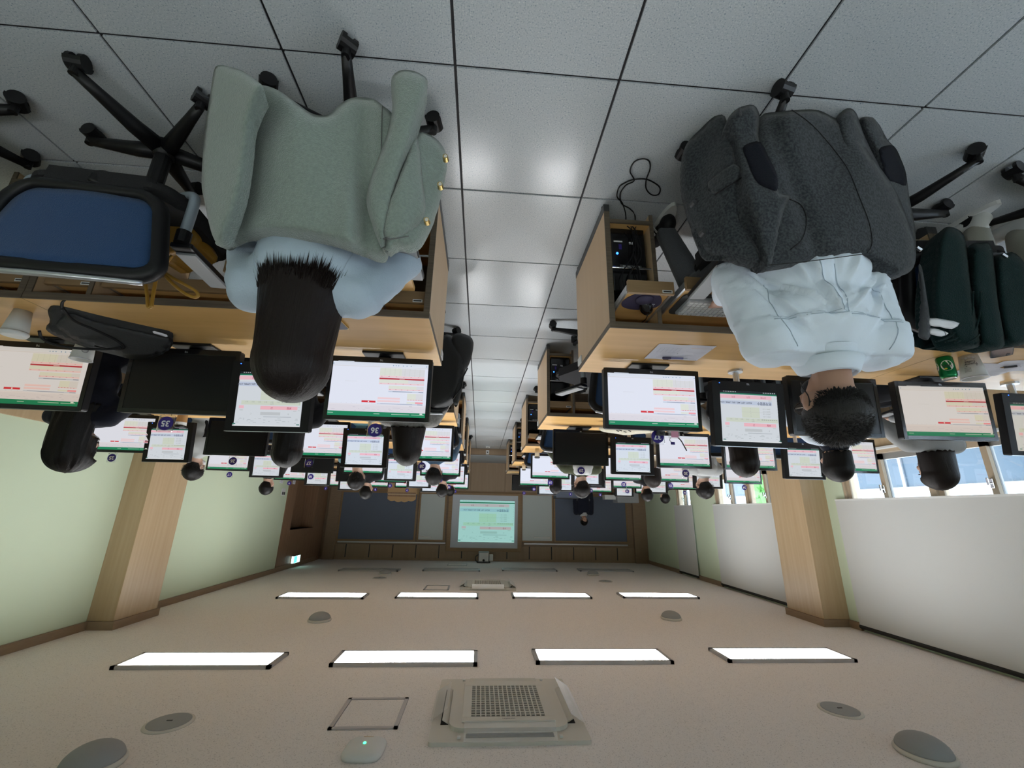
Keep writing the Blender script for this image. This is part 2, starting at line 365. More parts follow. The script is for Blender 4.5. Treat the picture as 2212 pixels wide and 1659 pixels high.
# coloured flat print (screens, sheets): rectangles and lettering with a colour each, laid in x-z, facing -y
class Flat:
    def __init__(s): s.v = []; s.f = []; s.c = []; s.k = 0
    def rect(s, x0, z0, x1, z1, col):
        y = -0.00015*s.k; s.k += 1; i = len(s.v)
        s.v += [(x0, y, z0), (x1, y, z0), (x1, y, z1), (x0, y, z1)]; s.f.append((i, i+1, i+2, i+3)); s.c.append(col)
    def text(s, t, x, z, size, col, align='LEFT', bold=0.0):
        me = text_mesh(t, size, align, bold); y = -0.00015*s.k; i = len(s.v)
        s.v += [(x+w.co.x, y, z+w.co.y) for w in me.vertices]
        for p in me.polygons: s.f.append(tuple(i+k for k in p.vertices)); s.c.append(col)
    def disc(s, x, z, r, col, n=20, rz=None):
        y = -0.00015*s.k; s.k += 1; i = len(s.v)
        s.v += [(x+r*math.cos(2*PI*k/n), y, z+(rz or r)*math.sin(2*PI*k/n)) for k in range(n)]; s.f.append(tuple(range(i, i+n))); s.c.append(col)
    def mesh(s, name, m):
        me = bpy.data.meshes.new(name); me.from_pydata(s.v, [], s.f); a = me.color_attributes.new('Col', 'FLOAT_COLOR', 'CORNER')
        cols = []
        for f, c in zip(s.f, s.c): cols += [c[0], c[1], c[2], 1.0]*len(f)
        a.data.foreach_set('color', cols); me.materials.append(m); me.update(); return me

# ================================================================== THE ROOM
XL, XR, YB, YF, ZC = -4.80, 4.25, -3.2, 12.40, 2.85
# floor: raised-access tiles 0.6 m with dark joints
fl = struct('floor', B2(XL-0.3, XR+0.5, YB-0.2, YF+0.2, -0.10, -0.008), M['joint'])
tile_bm = B((0, 0, -0.006), (0.590, 0.590, 0.012), None, 0.0015); tile_me = bpy.data.meshes.new('tile'); tile_bm.to_mesh(tile_me); tile_bm.free(); tile_me.materials.append(M['floor'])
for r in range(-2, 16):
    for c in range(-9, 7):
        t = link(bpy.data.objects.new('tile', tile_me), fl); t.location = (0.152+0.6*c+0.3, 1.107+0.6*r+0.3, 0)
struct('rear_tiles', B2(XL, XR, YB, -0.098, -0.008, 0.0), M['floor'], fl)
st = struct('trim_1', B2(XL, XR, 10.72, YF+0.1, 0.0, 0.165), M['front_wood_panel'])          # the low stage at the front wall
struct('stage_top', B2(XL, XR, 10.70, YF+0.1, 0.165, 0.18), M['grey_plastic'], st)
ceil = struct('ceiling', B2(XL-0.3, XR+0.5, YB-0.2, YF+0.2, ZC, ZC+0.15), M['ceiling'])
struct('wall_back', B2(XL-0.3, XR+0.3, YB-0.2, YB, 0, ZC), M['wall_green'])

# right wall: green paint over a wood wainscot, brown cornice, boxed-in pillar, dark wood doorway
wr_ = struct('wall_right', B2(XR, XR+0.2, YB, 9.84, 0, ZC), M['wall_green'])
struct('end_section', B2(XR, XR+0.2, 12.04, YF, 0, ZC), M['door_wood'], wr_)
struct('trim_2', B2(XR-0.025, XR, YB, 9.83, 0, 0.785, 0.004), M['pillar_wood'])
struct('trim_3', B2(XR-0.035, XR, YB, 9.83, ZC-0.085, ZC, 0.004), M['wood_trim'])
pr = struct('wall_pillar_right', B2(3.97, XR, 5.45, 6.10, 0, ZC-0.085, 0.004), M['pillar_wood'])
struct('cornice', B2(3.945, XR, 5.43, 6.12, ZC-0.085, ZC), M['wood_trim'], pr)
dw = struct('door_1', B2(XR+0.34, XR+0.40, 9.84, 12.05, 0, ZC), M['door_wood'])
struct('door_jamb', B2(XR-0.01, XR+0.34, 9.84, 10.26, 0, ZC, 0.004), M['door_wood'], dw)
struct('door_jamb', B2(XR-0.01, XR+0.34, 11.62, 12.05, 0, ZC, 0.004), M['door_wood'], dw)
struct('lintel', B2(XR-0.01, XR+0.34, 10.26, 11.62, 2.02, ZC-0.10, 0.004), M['door_wood'], dw)
struct('lintel_trim', B2(XR-0.02, XR+0.30, 10.26, 11.62, 2.02, 2.14, 0.004), M['door_wood'], dw)
struct('cornice', B2(XR-0.03, XR+0.34, 9.84, 12.05, ZC-0.10, ZC, 0.004), M['wood_trim'], dw)
struct('door_leaf', B2(XR+0.30, XR+0.34, 10.28, 10.93, 0.02, 2.0, 0.006), M['door_wood'], dw)
struct('door_leaf', B2(XR+0.30, XR+0.34, 10.95, 11.60, 0.02, 2.0, 0.006), M['door_wood'], dw)
struct('door_handle', tube(bmesh.new(), [(XR+0.31, 10.88, 1.0), (XR+0.26, 10.88, 1.0), (XR+0.26, 10.88, 1.25), (XR+0.31, 10.88, 1.25)], 0.012), M['alu'], dw)

# left wall: sill wall, piers between the windows, header
wl = struct('wall_left', B2(XL-0.25, XL, YB, YF, 0, 0.72), M['wall_green'])
struct('header', B2(XL-0.25, XL, YB, YF, 2.45, ZC), M['wall_green'], wl)
WIN = [(-2.6, 0.9), (1.2, 5.36), (6.45, 8.52), (9.55, 10.28)]
ys = [YB] + [q for w in WIN for q in w] + [YF]
for a, b in zip(ys[::2], ys[1::2]): struct('pier', B2(XL-0.25, XL, a, b, 0.72, 2.45), M['wall_green'], wl)
struct('trim_4', B2(XL, XL+0.02, YB, YF, 0, 0.69, 0.004), M['pillar_wood'])
for i, (a, b) in enumerate(((5.47, 5.66), (8.56, 9.56), (10.30, 12.36))): struct('trim_%d' % (5+i), B2(XL, XL+0.035, a, b, ZC-0.085, ZC, 0.003), M['wood_trim'])
pl = struct('wall_pillar_left', B2(XL, -4.45, 5.66, 6.32, 0, ZC-0.085, 0.004), M['pillar_wood'])
struct('cornice', B2(XL, -4.425, 5.64, 6.34, ZC-0.085, ZC), M['wood_trim'], pl)
latch_bm = bmesh.new(); box(latch_bm, (0, 0, 0), (0.02, 0.028, 0.09), None, 0.004); cyl(latch_bm, (0, 0, 0.0), (0.035, 0, 0.0), 0.012); box(latch_bm, (0.04, 0, -0.015), (0.014, 0.018, 0.07), None, 0.004)
latch_me = bpy.data.meshes.new('window_latch'); latch_bm.to_mesh(latch_me); latch_bm.free(); latch_me.materials.append(M['chrome'])
def window(n, y0, y1, mull):
    w = struct('window_%d' % n, B2(XL-0.16, XL+0.004, y0, y1, 0.70, 0.76, 0.004), M['window_wood'])
    def pc(nm, bm, m): return struct(nm, bm, m, w)
    pc('window_head', B2(XL-0.16, XL, y0, y1, 2.40, 2.46), M['window_wood'])
    e = [y0] + mull + [y1]
    for i, y in enumerate(e): pc('mullion', B2(XL-0.16, XL-0.005, y-0.035, y+0.035, 0.76, 2.40, 0.004), M['window_wood'])
    pc('sill_board', B2(XL-0.02, XL+0.06, y0-0.03, y1+0.03, 0.695, 0.722, 0.004), M['white_plastic'])
    for a, b in zip(e, e[1:]):
        a += 0.035; b -= 0.035; md = (a+b)/2
        for k, (p, q, x) in enumerate(((md-0.03, b, XL-0.05), (a, md+0.03, XL-0.10))):
            s = bmesh.new()
            add2(s, x-0.02, x+0.02, p, p+0.055, 0.76, 2.40); add2(s, x-0.02, x+0.02, q-0.055, q, 0.76, 2.40)
            add2(s, x-0.02, x+0.02, p, q, 0.76, 0.83); add2(s, x-0.02, x+0.02, p, q, 2.34, 2.40)
            pc('sash', s, M['window_wood'] if k == 0 else M['window_grey'])
            pc('pane', B2(x-0.003, x+0.003, p+0.05, q-0.05, 0.82, 2.35), M['glass'])
            l = link(bpy.data.objects.new('latch', latch_me), w); l.location = (x+0.03, (p+0.03) if k == 0 else (q-0.03), 1.18)
        pc('track', B2(XL-0.14, XL-0.12, a, b, 0.76, 0.80), M['window_grey'])
window(1, *WIN[1], [3.15, 4.23]); window(2, *WIN[2], [7.47]); window(3, *WIN[3], []); window(4, *WIN[0], [-0.85])
def blind(lab, y0, y1, zb):
    t = thing('roller_blind', lab, 'blind', (XL+0.042, (y0+y1)/2, zb), 0, 'roller blinds along the window wall'); h = (y1-y0)/2
    obj('fabric', B2(-0.003, 0.003, -h, h, 0.0, ZC-zb-0.035), M['blind'], t)
    obj('bottom_bar', B2(-0.008, 0.008, -h, h, -0.018, 0.004, 0.003), M['white_plastic'], t)
    obj('roller', cyl(bmesh.new(), (-0.012, -h, ZC-zb-0.05), (-0.012, h, ZC-zb-0.05), 0.026), M['dark_slot'], t)
blind('widest pale grey roller blind, nearest to the camera on the window wall', 1.0, 5.47, 1.300)
blind('pale grey roller blind just past the left tan pillar', 6.34, 8.56, 1.325)
blind('narrow grey roller blind nearest to the front wall', 9.44, 10.34, 1.325)
# outside the windows
og = struct('ground_outside', B2(-30, XL-0.3, -12, 30, -3.2, -3.0), M['asphalt'])
nb = thing('neighboring_building', 'white building with a dark glass band seen through the left windows', 'building', (-13.5, 4, -3.0))
obj('dark_glazing', B2(-0.2, 0.0, -14, 22, 0, 3.55), M['outside_dark'], nb); obj('white_wall', B2(-0.3, 0.05, -14, 22, 3.55, 8.5), M['outside_white'], nb)
for k in range(14): obj('mullion', B2(0.0, 0.06, -13+2.4*k, -12.92+2.4*k, 0.6, 3.55), M['alu'], nb)
pb = bmesh.new()
for k in range(60):
    s = bmesh.ops.create_icosphere(pb, subdivisions=1, radius=random.uniform(0.15, 0.35)); bmesh.ops.translate(pb, vec=(random.uniform(-.4, .4), random.uniform(-.7, .7), random.uniform(1.6, 4.2)), verts=s['verts'])
sh = thing('garden_shrub', 'green shrub outside the far left window', 'shrub', (-8.5, 11.8, -3.0)); obj('foliage', pb, M['outside_green'], sh); obj('stem', cyl(bmesh.new(), (0, 0, 0), (0, 0, 2.2), 0.06), M['door_wood'], sh)

# front wall: wood panels, boards, projection screen
fw = struct('wall_front', B2(XL-0.25, XR+0.5, YF, YF+0.2, 0, ZC), M['wood_trim'])
for k in range(14):
    x0 = -4.55+0.625*k
    struct('panel', B2(x0+0.014, x0+0.611, YF-0.022, YF, 2.46, ZC-0.06, 0.003), M['front_wood_panel'], fw)
    struct('joint_strip', B2(x0-0.014, x0+0.014, YF-0.008, YF, 2.46, ZC-0.06), M['dark_grey'], fw)
struct('panel', B2(-4.79, 4.24, YF-0.024, YF, ZC-0.058, ZC-0.001), M['front_wood_panel'], fw)
for k in range(9):
    x0 = -4.70+1.0*k
    struct('panel', B2(x0+0.008, x0+0.992, YF-0.022, YF, 0.18, 1.00, 0.003), M['front_wood_panel'], fw)
for x0, x1 in ((-4.80, -4.42), (3.86, 4.16)): struct('pilaster', B2(x0, x1, YF-0.10, YF, 0.18, ZC-0.001, 0.006), M['wood_trim'], fw)
struct('ledge', B2(-4.42, 3.86, YF-0.045, YF, 1.0, 1.06, 0.004), M['front_wood'], fw)
def board(name, lab, cat, x0, x1, z0, z1, m, fr=0.045):
    t = thing(name, lab, cat, ((x0+x1)/2, YF-0.022, z0)); w = (x1-x0)/2; h = z1-z0
    obj('panel', B2(-w, w, -0.014, 0.0, 0.0, h), m, t)
    f = bmesh.new(); add2(f, -w-fr, -w, -0.028, 0.0, -fr, h+fr, 0.003); add2(f, w, w+fr, -0.028, 0.0, -fr, h+fr, 0.003); add2(f, -w, w, -0.028, 0.0, -fr, 0, 0.003); add2(f, -w, w, -0.028, 0.0, h, h+fr, 0.003)
    obj('frame', f, M['front_wood'], t); return t
board('pinboard', 'slate blue pinboard on the front wall behind the instructor', 'board', -4.22, -2.16, 1.07, 2.29, M['board_blue'])
board('pinboard', 'slate blue pinboard on the front wall behind the wooden lectern', 'board', 1.79, 3.82, 1.10, 2.33, M['board_blue'])
wbA = board('whiteboard', 'pale grey whiteboard between the projection screen and the instructor', 'whiteboard', -2.06, -1.22, 1.07, 2.30, M['board_white'])
wbB = board('whiteboard', 'pale grey whiteboard between the projection screen and the lectern side pinboard', 'whiteboard', 0.99, 1.66, 1.10, 2.32, M['board_white'])
for t, a, b in ((wbA, -0.36, 0.10), (wbB, -0.02, 0.32)): obj('lamp_reflection_bar', B2(a, b, -0.05, -0.014, 1.13, 1.16, 0.006), M['white_plastic'], t)  # pale bars standing in for lamp reflections on the whiteboards
sc_t = thing('projection_screen', 'light grey projection screen with a green-tinted spreadsheet in the middle of the front wall', 'screen', (-0.155, YF-0.05, 1.10))
obj('fabric', B2(-0.93, 0.93, -0.012, 0.0, 0.0, 1.41), M['screen_fabric'], sc_t)
f = bmesh.new(); add2(f, -1.04, -0.93, -0.04, 0.04, -0.06, 1.50, 0.004); add2(f, 0.93, 1.04, -0.04, 0.04, -0.06, 1.50, 0.004); add2(f, -0.93, 0.93, -0.04, 0.04, 1.41, 1.50, 0.004); add2(f, -0.93, 0.93, -0.04, 0.04, -0.06, 0.0, 0.004)
obj('frame', f, M['front_wood'], sc_t)
rail = thing('display_rail', 'long pale metal rail above the boards, right of the screen', 'rail', (2.36, YF-0.03, 2.40)); obj('bar', B2(-1.45, 1.45, -0.03, 0.0, -0.02, 0.02, 0.005), M['alu'], rail)
rail = thing('display_rail', 'long pale metal rail above the boards on the instructor side', 'rail', (-2.75, YF-0.03, 2.385)); obj('bar', B2(-1.48, 1.48, -0.03, 0.0, -0.02, 0.02, 0.005), M['alu'], rail)

# ---- lamps: recessed ceiling panels
def lamp(p, lit, lab, dx=0.0):
    t = thing('ceiling_light', lab, 'ceiling light', (p.x+dx, p.y, ZC), 0, 'ceiling light panels'); f = bmesh.new()
    w, d = 0.645, 0.185
    add2(f, -w, w, -d, -d+0.03, -0.028, 0.0); add2(f, -w, w, d-0.03, d, -0.028, 0.0); add2(f, -w, -w+0.035, -d, d, -0.028, 0.0); add2(f, w-0.035, w, -d, d, -0.028, 0.0)
    obj('frame', f, M['alu'], t); obj('diffuser', B2(-w+0.035, w-0.035, -d+0.03, d-0.03, -0.018, -0.002), M['lamp_dim'] if lit == 'dim' else M['lamp'] if lit else M['lamp_off'], t)
side = ['nearest the right wall', 'right of the middle', 'left of the middle', 'nearest the blinds']
for s, q in zip(side, ((442, 1425), (880, 1420), (1297, 1416), (1686, 1413))): lamp(atz(*q, ZC-0.02), True, 'lit ceiling light panel in the near row, %s' % s)
for s, q in zip(side, ((700, 1286), (946, 1286), (1190, 1286), (1420, 1286))): lamp(atz(*q, ZC-0.02), True, 'lit ceiling light panel in the second row, %s' % s)
for s, q in zip(side, ((800, 1230), (976, 1230), (1143, 1230), (1307, 1231))): lamp(atz(*q, ZC-0.02), False, 'unlit ceiling light panel in the front row, %s' % s)
for k, x in enumerate((2.4, 0.6, -1.2, -3.05)): lamp(Vector((x, 1.35, ZC)), False, 'unlit ceiling light panel above the last desks, %s' % side[k])
for k, x in enumerate((2.4, 0.6, -1.2, -3.05)): lamp(Vector((x, -1.7, ZC)), 'dim', 'lit ceiling light panel behind the last desks, %s' % side[k])

# ---- ceiling fittings
def dome(p, r, lab):
    t = thing('dome_speaker', lab, 'speaker', (p.x, p.y, ZC), 0, 'grey dome speakers on the ceiling')
    obj('ring', lathe(bmesh.new(), [(r*1.06, 0), (r*1.10, -0.012), (r*1.04, -0.026), (r, -0.026)][::-1], 32), M['off_white'], t, True)
    obj('grille', lathe(bmesh.new(), [(r*math.cos(a), -0.022-r*0.62*math.sin(a)) for a in [i*PI/2/10*0.97 for i in range(11)]], 32), M['mid_grey'], t, True)
dome(atz(1998, 1630, ZC), 0.135, 'nearest grey dome speaker, on the blind side of the ceiling'); dome(atz(197, 1655, ZC), 0.135, 'nearest grey dome speaker, on the door side of the ceiling')
dome(atz(690, 1341, ZC), 0.125, 'grey dome speaker between the lit light rows, door side'); dome(atz(1450, 1337, ZC), 0.125, 'grey dome speaker between the lit light rows, blind side')
dome(atz(832, 1241, ZC), 0.125, 'farthest grey dome speaker by the unlit row, door side'); dome(atz(1281, 1242, ZC), 0.125, 'farthest grey dome speaker by the unlit row, blind side')
def flush(p, lab):
    t = thing('flush_speaker', lab, 'speaker', (p.x, p.y, ZC), 0, 'flat round speakers in the ceiling')
    obj('ring', lathe(bmesh.new(), [(0.118, -0.010), (0.136, -0.006), (0.138, 0.0)], 32), M['off_white'], t, True)
    obj('grille', lathe(bmesh.new(), [(0.01, -0.016), (0.119, -0.012), (0.12, 0.0)], 32), M['mid_grey'], t); obj('badge', B2(-0.017, 0.017, -0.004, 0.004, -0.019, -0.015), M['dark_grey'], t)
flush(atz(365, 1563, ZC), 'flat round ceiling speaker near the door side dome'); flush(atz(1815, 1535, ZC), 'flat round ceiling speaker near the blind side dome')
flush(atz(820, 1249, ZC), 'far flat round ceiling speaker, door side'); flush(atz(1308, 1256, ZC), 'far flat round ceiling speaker, blind side')
def hatch(p, lab, w=0.43, d=0.45):
    t = thing('access_hatch', lab, 'hatch', (p.x, p.y, ZC)); f = bmesh.new(); w /= 2; d /= 2
    for a in (add2(f, -w, w, -d, -d+0.025, -0.01, 0), add2(f, -w, w, d-0.025, d, -0.01, 0), add2(f, -w, -w+0.025, -d, d, -0.01, 0), add2(f, w-0.025, w, -d, d, -0.01, 0)): pass
    obj('frame', f, M['alu'], t); obj('cover', B2(-w+0.028, w-0.028, -d+0.028, d-0.028, -0.005, 0), M['ceiling'], t)
hatch(atz(802, 1541, ZC), 'square aluminium access hatch beside the near air conditioner'); hatch(atz(944, 1270, ZC), 'square aluminium access hatch beside the far air conditioner'); hatch(atz(988, 1220, ZC), 'small access hatch beside the projector', 0.5, 0.4)
def aircon(p, lab, far=False):
    t = thing('ceiling_air_conditioner', lab, 'air conditioner', (p.x, p.y, ZC), 0, 'cassette air conditioners')
    obj('panel', prism(bmesh.new(), rrect(0.98, 0.96, 0.02), -0.022, 0.0), M['off_white'], t)
    obj('bezel', prism(bmesh.new(), rrect(0.76, 0.74, 0.09), -0.045, -0.022), M['off_white'], t)
    obj('intake_recess', B2(-0.245, 0.245, -0.25, 0.25, -0.0465, -0.045), M['dark_slot'], t)
    g = bmesh.new()
    for k in range(16): add2(g, -0.245+0.49*k/15-0.004, -0.245+0.49*k/15+0.004, -0.25, 0.25, -0.056, -0.047)
    for k in range(15): add2(g, -0.245, 0.245, -0.25+0.5*k/14-0.004, -0.25+0.5*k/14+0.004, -0.054, -0.047)
    for k in range(29): add2(g, -0.245, 0.245, -0.25+0.5*k/28-0.0015, -0.25+0.5*k/28+0.0015, -0.050, -0.047)
    gr = obj('intake_grille', g, M['off_white'], t); f = bmesh.new()
    for a in (add2(f, -0.30, 0.30, -0.305, -0.252, -0.056, -0.045, 0.004), add2(f, -0.30, 0.30, 0.252, 0.305, -0.056, -0.045, 0.004), add2(f, -0.30, -0.247, -0.252, 0.252, -0.056, -0.045, 0.004), add2(f, 0.247, 0.30, -0.252, 0.252, -0.056, -0.045, 0.004)): pass
    obj('grille_border', f, M['off_white'], t)
    for k in range(4):
        s = bmesh.new(); add2(s, -0.27, 0.27, -0.435, -0.385, -0.0235, -0.022, 0.0); a = obj('air_slot', s, M['dark_slot'], t); a.rotation_euler.z = k*PI/2
        v = obj('louver', B((0, -0.405, -0.034), (0.52, 0.045, 0.006), Euler((0.5, 0, 0)).to_matrix(), 0.002), M['off_white'], t); v.rotation_euler.z = k*PI/2
    text_obj('lettering', 'WHISEN', 0.022, M['dark_grey'], t, (0.0, -0.28, -0.0575), (PI, 0, 0))
    # clear deflector sheets
    for k, wd in ((0, 0.56), (1, 0.45), (3, 0.62)):
        d = obj('deflector', B((0, -0.45, -0.06), (wd, 0.12, 0.003), Euler((-0.55, 0, 0)).to_matrix()), M['white_plastic'] if far else M['film'], t); d.rotation_euler.z = k*PI/2
    for sx in (-1, 1):
        for sy in (-1, 1): obj('bracket', B((sx*0.31, sy*0.44, -0.028), (0.02, 0.02, 0.012), None, 0.002), M['white_plastic'], t)
aircon(Vector((-0.24, 3.455, 0)), 'near cassette air conditioner in the ceiling beside the access hatch'); aircon(Vector((-0.20, 8.45, 0)), 'far cassette air conditioner with white deflector flaps near the projector', True)
ap = thing('wireless_access_point', 'white rounded access point with a green light by the access hatch', 'access point', (0.60, 2.93, ZC), 0.05)
obj('shell', lathe(bmesh.new(), [(0.001, -0.05), (0.06, -0.048), (0.09, -0.04), (0.108, -0.028), (0.113, -0.015), (0.108, 0.0)], 32), M['white_plastic'], ap, True)
ap.children[0].data.transform(Matrix.Diagonal((1.0, 1.0, 1.0, 1)))
for v in ap.children[0].data.vertices:
    a = math.atan2(v.co.y, v.co.x); k = 1/(abs(math.cos(a))**4+abs(math.sin(a))**4)**0.25; v.co.x *= k; v.co.y *= k
obj('led', cyl(bmesh.new(), (0, -0.01, -0.053), (0, -0.01, -0.046), 0.008), M['led_green'], ap); obj('yellow_sticker', B2(-0.028, 0.028, 0.062, 0.072, -0.046, -0.040), M['gold'], ap)
pj = thing('projector', 'grey box projector hanging under the ceiling above the projection screen', 'projector', (-0.155, 12.05, ZC))
obj('body', B((0, 0, -0.15), (0.28, 0.24, 0.24), None, 0.012), M['grey_plastic'], pj); obj('front_plate', B((0, -0.124, -0.15), (0.24, 0.01, 0.20), None, 0.004), M['white_plastic'], pj)
obj('bracket', B((0, 0, -0.015), (0.36, 0.2, 0.03), None, 0.004), M['dark_grey'], pj); obj('side_box', B((-0.20, -0.02, -0.13), (0.10, 0.12, 0.15), None, 0.01), M['white_plastic'], pj); obj('lens', cyl(bmesh.new(), (0, -0.135, -0.07), (0, -0.125, -0.07), 0.03), M['gloss_black'], pj)
obj('cable', tube(bmesh.new(), smooth_path([(0.14, 0, -0.2), (0.22, -0.02, -0.14), (0.2, 0, -0.04), (0.12, 0, -0.02)]), 0.012), M['dark_grey'], pj)
ex = thing('exit_sign', 'small lit green and white exit sign over the dark wood doorway', 'sign', (XR-0.045, 10.75, 2.68)); obj('casing', B((0, 0, 0), (0.05, 0.36, 0.17), None, 0.006), M['dark_grey'], ex)
obj('lit_face', B((-0.026, 0, 0), (0.004, 0.34, 0.15)), M['exit_white'], ex); obj('green_band', B((-0.029, -0.085, 0), (0.003, 0.16, 0.14)), M['exit_green'], ex)
obj('end_face', B((0, -0.181, 0), (0.045, 0.004, 0.15)), M['exit_white'], ex)
sw = thing('switch_plate', 'white wall plate with two dark switches beside the doorway', 'switch', (XR-0.004, 9.62, 1.22)); obj('plate', B((0, 0, 0), (0.012, 0.17, 0.15), None, 0.003), M['white_plastic'], sw)
for k in (-1, 1): obj('switch', B((-0.009, 0.04*k, 0.03), (0.008, 0.05, 0.06), None, 0.002), M['dark_grey'], sw)
for k, (yy, zz, lab) in enumerate(((9.45, 0.95, 'white notice sheet on the green wall under the switch plate'), (10.05, 0.93, 'white notice sheet on the dark doorway jamb'))):
    nt_ = thing('notice_sheet', lab, 'notice', (XR-0.013 if k else XR-0.003, yy, zz)); obj('sheet', B((0, 0, 0), (0.003, 0.14, 0.20)), M['paper'], nt_)
    for j in range(5): obj('printed_line', B((-0.0022, 0, 0.07-0.033*j), (0.001, 0.10, 0.008)), M['grey_plastic'], nt_)

# ================================================================== DESKS
ROWY = {5: 1.725, 4: 3.61, 3: 5.42, 2: 7.23, 1: 9.08}      # front edge of each desk row
MONY = {5: 2.20, 4: 4.05, 3: 5.90, 2: 7.72, 1: 9.52}       # monitor plane of each row
DEPTH, HT = 0.645, 0.70
def mk(bm, name, m):
    me = bpy.data.meshes.new(name); bm.normal_update(); bm.to_mesh(me); bm.free(); me.materials.append(m); return me
_dm = {}
def desk_meshes(W):
    if W in _dm: return _dm[W]
    d = {}; w = W/2
    d['top'] = mk(B2(-w, w, 0.004, DEPTH, HT-0.028, HT, 0.002), 'tabletop', M['beech'])
    d['band'] = mk(B2(-w, w, -0.002, 0.004, HT-0.032, HT-0.0005), 'edge_band', M['taupe'])
    d['panel'] = mk(B2(-0.0125, 0.0125, 0.004, DEPTH-0.002, 0.055, HT-0.028), 'end_panel', M['beech_panel'])
    d['pband'] = mk(B2(-0.0135, 0.0135, 0.0, 0.005, 0.055, HT-0.03), 'edge_strip', M['taupe'])
    d['tband'] = mk(B2(-0.0145, 0.0145, 0.004, DEPTH-0.002, HT-0.028, HT-0.0008), 'top_strip', M['taupe'])
    f = bmesh.new(); add2(f, -0.015, 0.015, 0.0, DEPTH, 0.012, 0.058, 0.004); cyl(f, (0, 0.04, 0), (0, 0.04, 0.02), 0.014); cyl(f, (0, DEPTH-0.04, 0), (0, DEPTH-0.04, 0.02), 0.014)
    d['foot'] = mk(f, 'plinth', M['dark_grey'])
    d['part'] = mk(B2(-0.009, 0.009, 0.012, 0.50, 0.055, HT-0.028), 'partition', M['beech_panel'])
    d['part_e'] = mk(B2(-0.0095, 0.0095, 0.008, 0.013, 0.055, HT-0.03), 'edge_strip', M['taupe'])
    d['shelf'] = mk(B2(-0.108, 0.108, 0.012, 0.50, 0.095, 0.115), 'shelf', M['beech'])
    d['shelf_e'] = mk(B2(-0.108, 0.108, 0.006, 0.013, 0.094, 0.116), 'edge_strip', M['taupe'])
    d['rod'] = mk(cyl(bmesh.new(), (-0.108, 0.03, 0.36), (0.108, 0.03, 0.36), 0.006), 'retaining_rod', M['chrome'])
    d['modesty'] = mk(B2(-w+0.013, w-0.013, 0.515, 0.53, 0.33, HT-0.028), 'modesty_panel', M['taupe'])
    d['bay'] = mk(B2(-0.118, 0.118, 0.50, 0.512, 0.055, HT-0.028), 'bay_back', M['taupe'])
    d['mid'] = mk(B2(-0.009, 0.009, 0.03, 0.50, 0.50, HT-0.028), 'divider', M['taupe'])
    for nm, ww in (('mouse', 0.205), ('kbd', W/2-0.30)):
        h = ww/2
        d[nm] = mk(B2(-h+0.008, h-0.008, 0.016, 0.42, 0.580, 0.594), 'tray_board', M['beech'])
        d[nm+'_f'] = mk(B2(-h, h, 0.0, 0.016, 0.552, 0.612, 0.001), 'drawer_front', M['front_wood'])
        r = bmesh.new(); add2(r, -h-0.002, -h+0.008, 0.016, 0.42, 0.57, 0.60)
        d[nm+'_r'] = mk(r, 'drawer_rail', M['silver'])
    d['lab'] = mk(B2(-0.022, 0.022, -0.0015, 0.0, 0.594, 0.608), 'name_plate', M['white_plastic'])
    d['lab_t'] = mk(B2(-0.018, 0.018, -0.002, -0.0013, 0.598, 0.604), 'plate_print', M['black_print'])
    d['clip'] = mk(B2(-0.020, -0.012, DEPTH-0.09, DEPTH-0.01, HT-0.075, HT-0.03, 0.003), 'corner_clip', M['white_plastic'])
    _dm[W] = d; return d
def put(me, parent, loc=(0, 0, 0), name=None):
    o = link(bpy.data.objects.new(name or me.name.split('.')[0], me), parent); o.location = loc; return o
def desk(x0, x1, row, lab, open_=()):
    W = round(x1-x0, 3); d = desk_meshes(W); w = W/2
    t = thing('computer_desk', lab, 'desk', ((x0+x1)/2, ROWY[row], 0), 0, 'two-seat computer desks in rows')
    put(d['top'], t); put(d['band'], t); put(d['modesty'], t)
    for s in (-1, 1):
        p = put(d['panel'], t, (s*(w-0.0135), 0, 0)); put(d['pband'], p); put(d['foot'], p); put(d['tband'], p)
        c = put(d['clip'], p)
        if s > 0: c.scale.x = -1
        p = put(d['part'], t, (s*(w-0.245), 0, 0)); put(d['part_e'], p)
        put(d['bay'], t, (s*(w-0.132), 0, 0)); p = put(d['shelf'], t, (s*(w-0.132), 0, 0)); put(d['shelf_e'], p); put(d['rod'], t, (s*(w-0.132), 0, 0))
        for nm, xx in (('mouse', s*(w-0.133)), ('kbd', s*(w/2-0.115))):
            out = -dict(open_).get((nm, s), -0.028)
            b = put(d[nm], t, (xx, out, 0), 'mouse_drawer' if nm == 'mouse' else 'keyboard_drawer')
            put(d[nm+'_f'], b); put(d[nm+'_r'], b); r = put(d[nm+'_r'], b); r.scale.x = -1
            if nm == 'mouse': l = put(d['lab'], b, (-0.07, 0, 0)); l = put(d['lab_t'], b, (-0.07, 0, 0))
    return t
rown = {5: 'nearest row', 4: 'second row from the camera', 3: 'third row from the camera', 2: 'fourth row from the camera', 1: 'front row by the stage'}
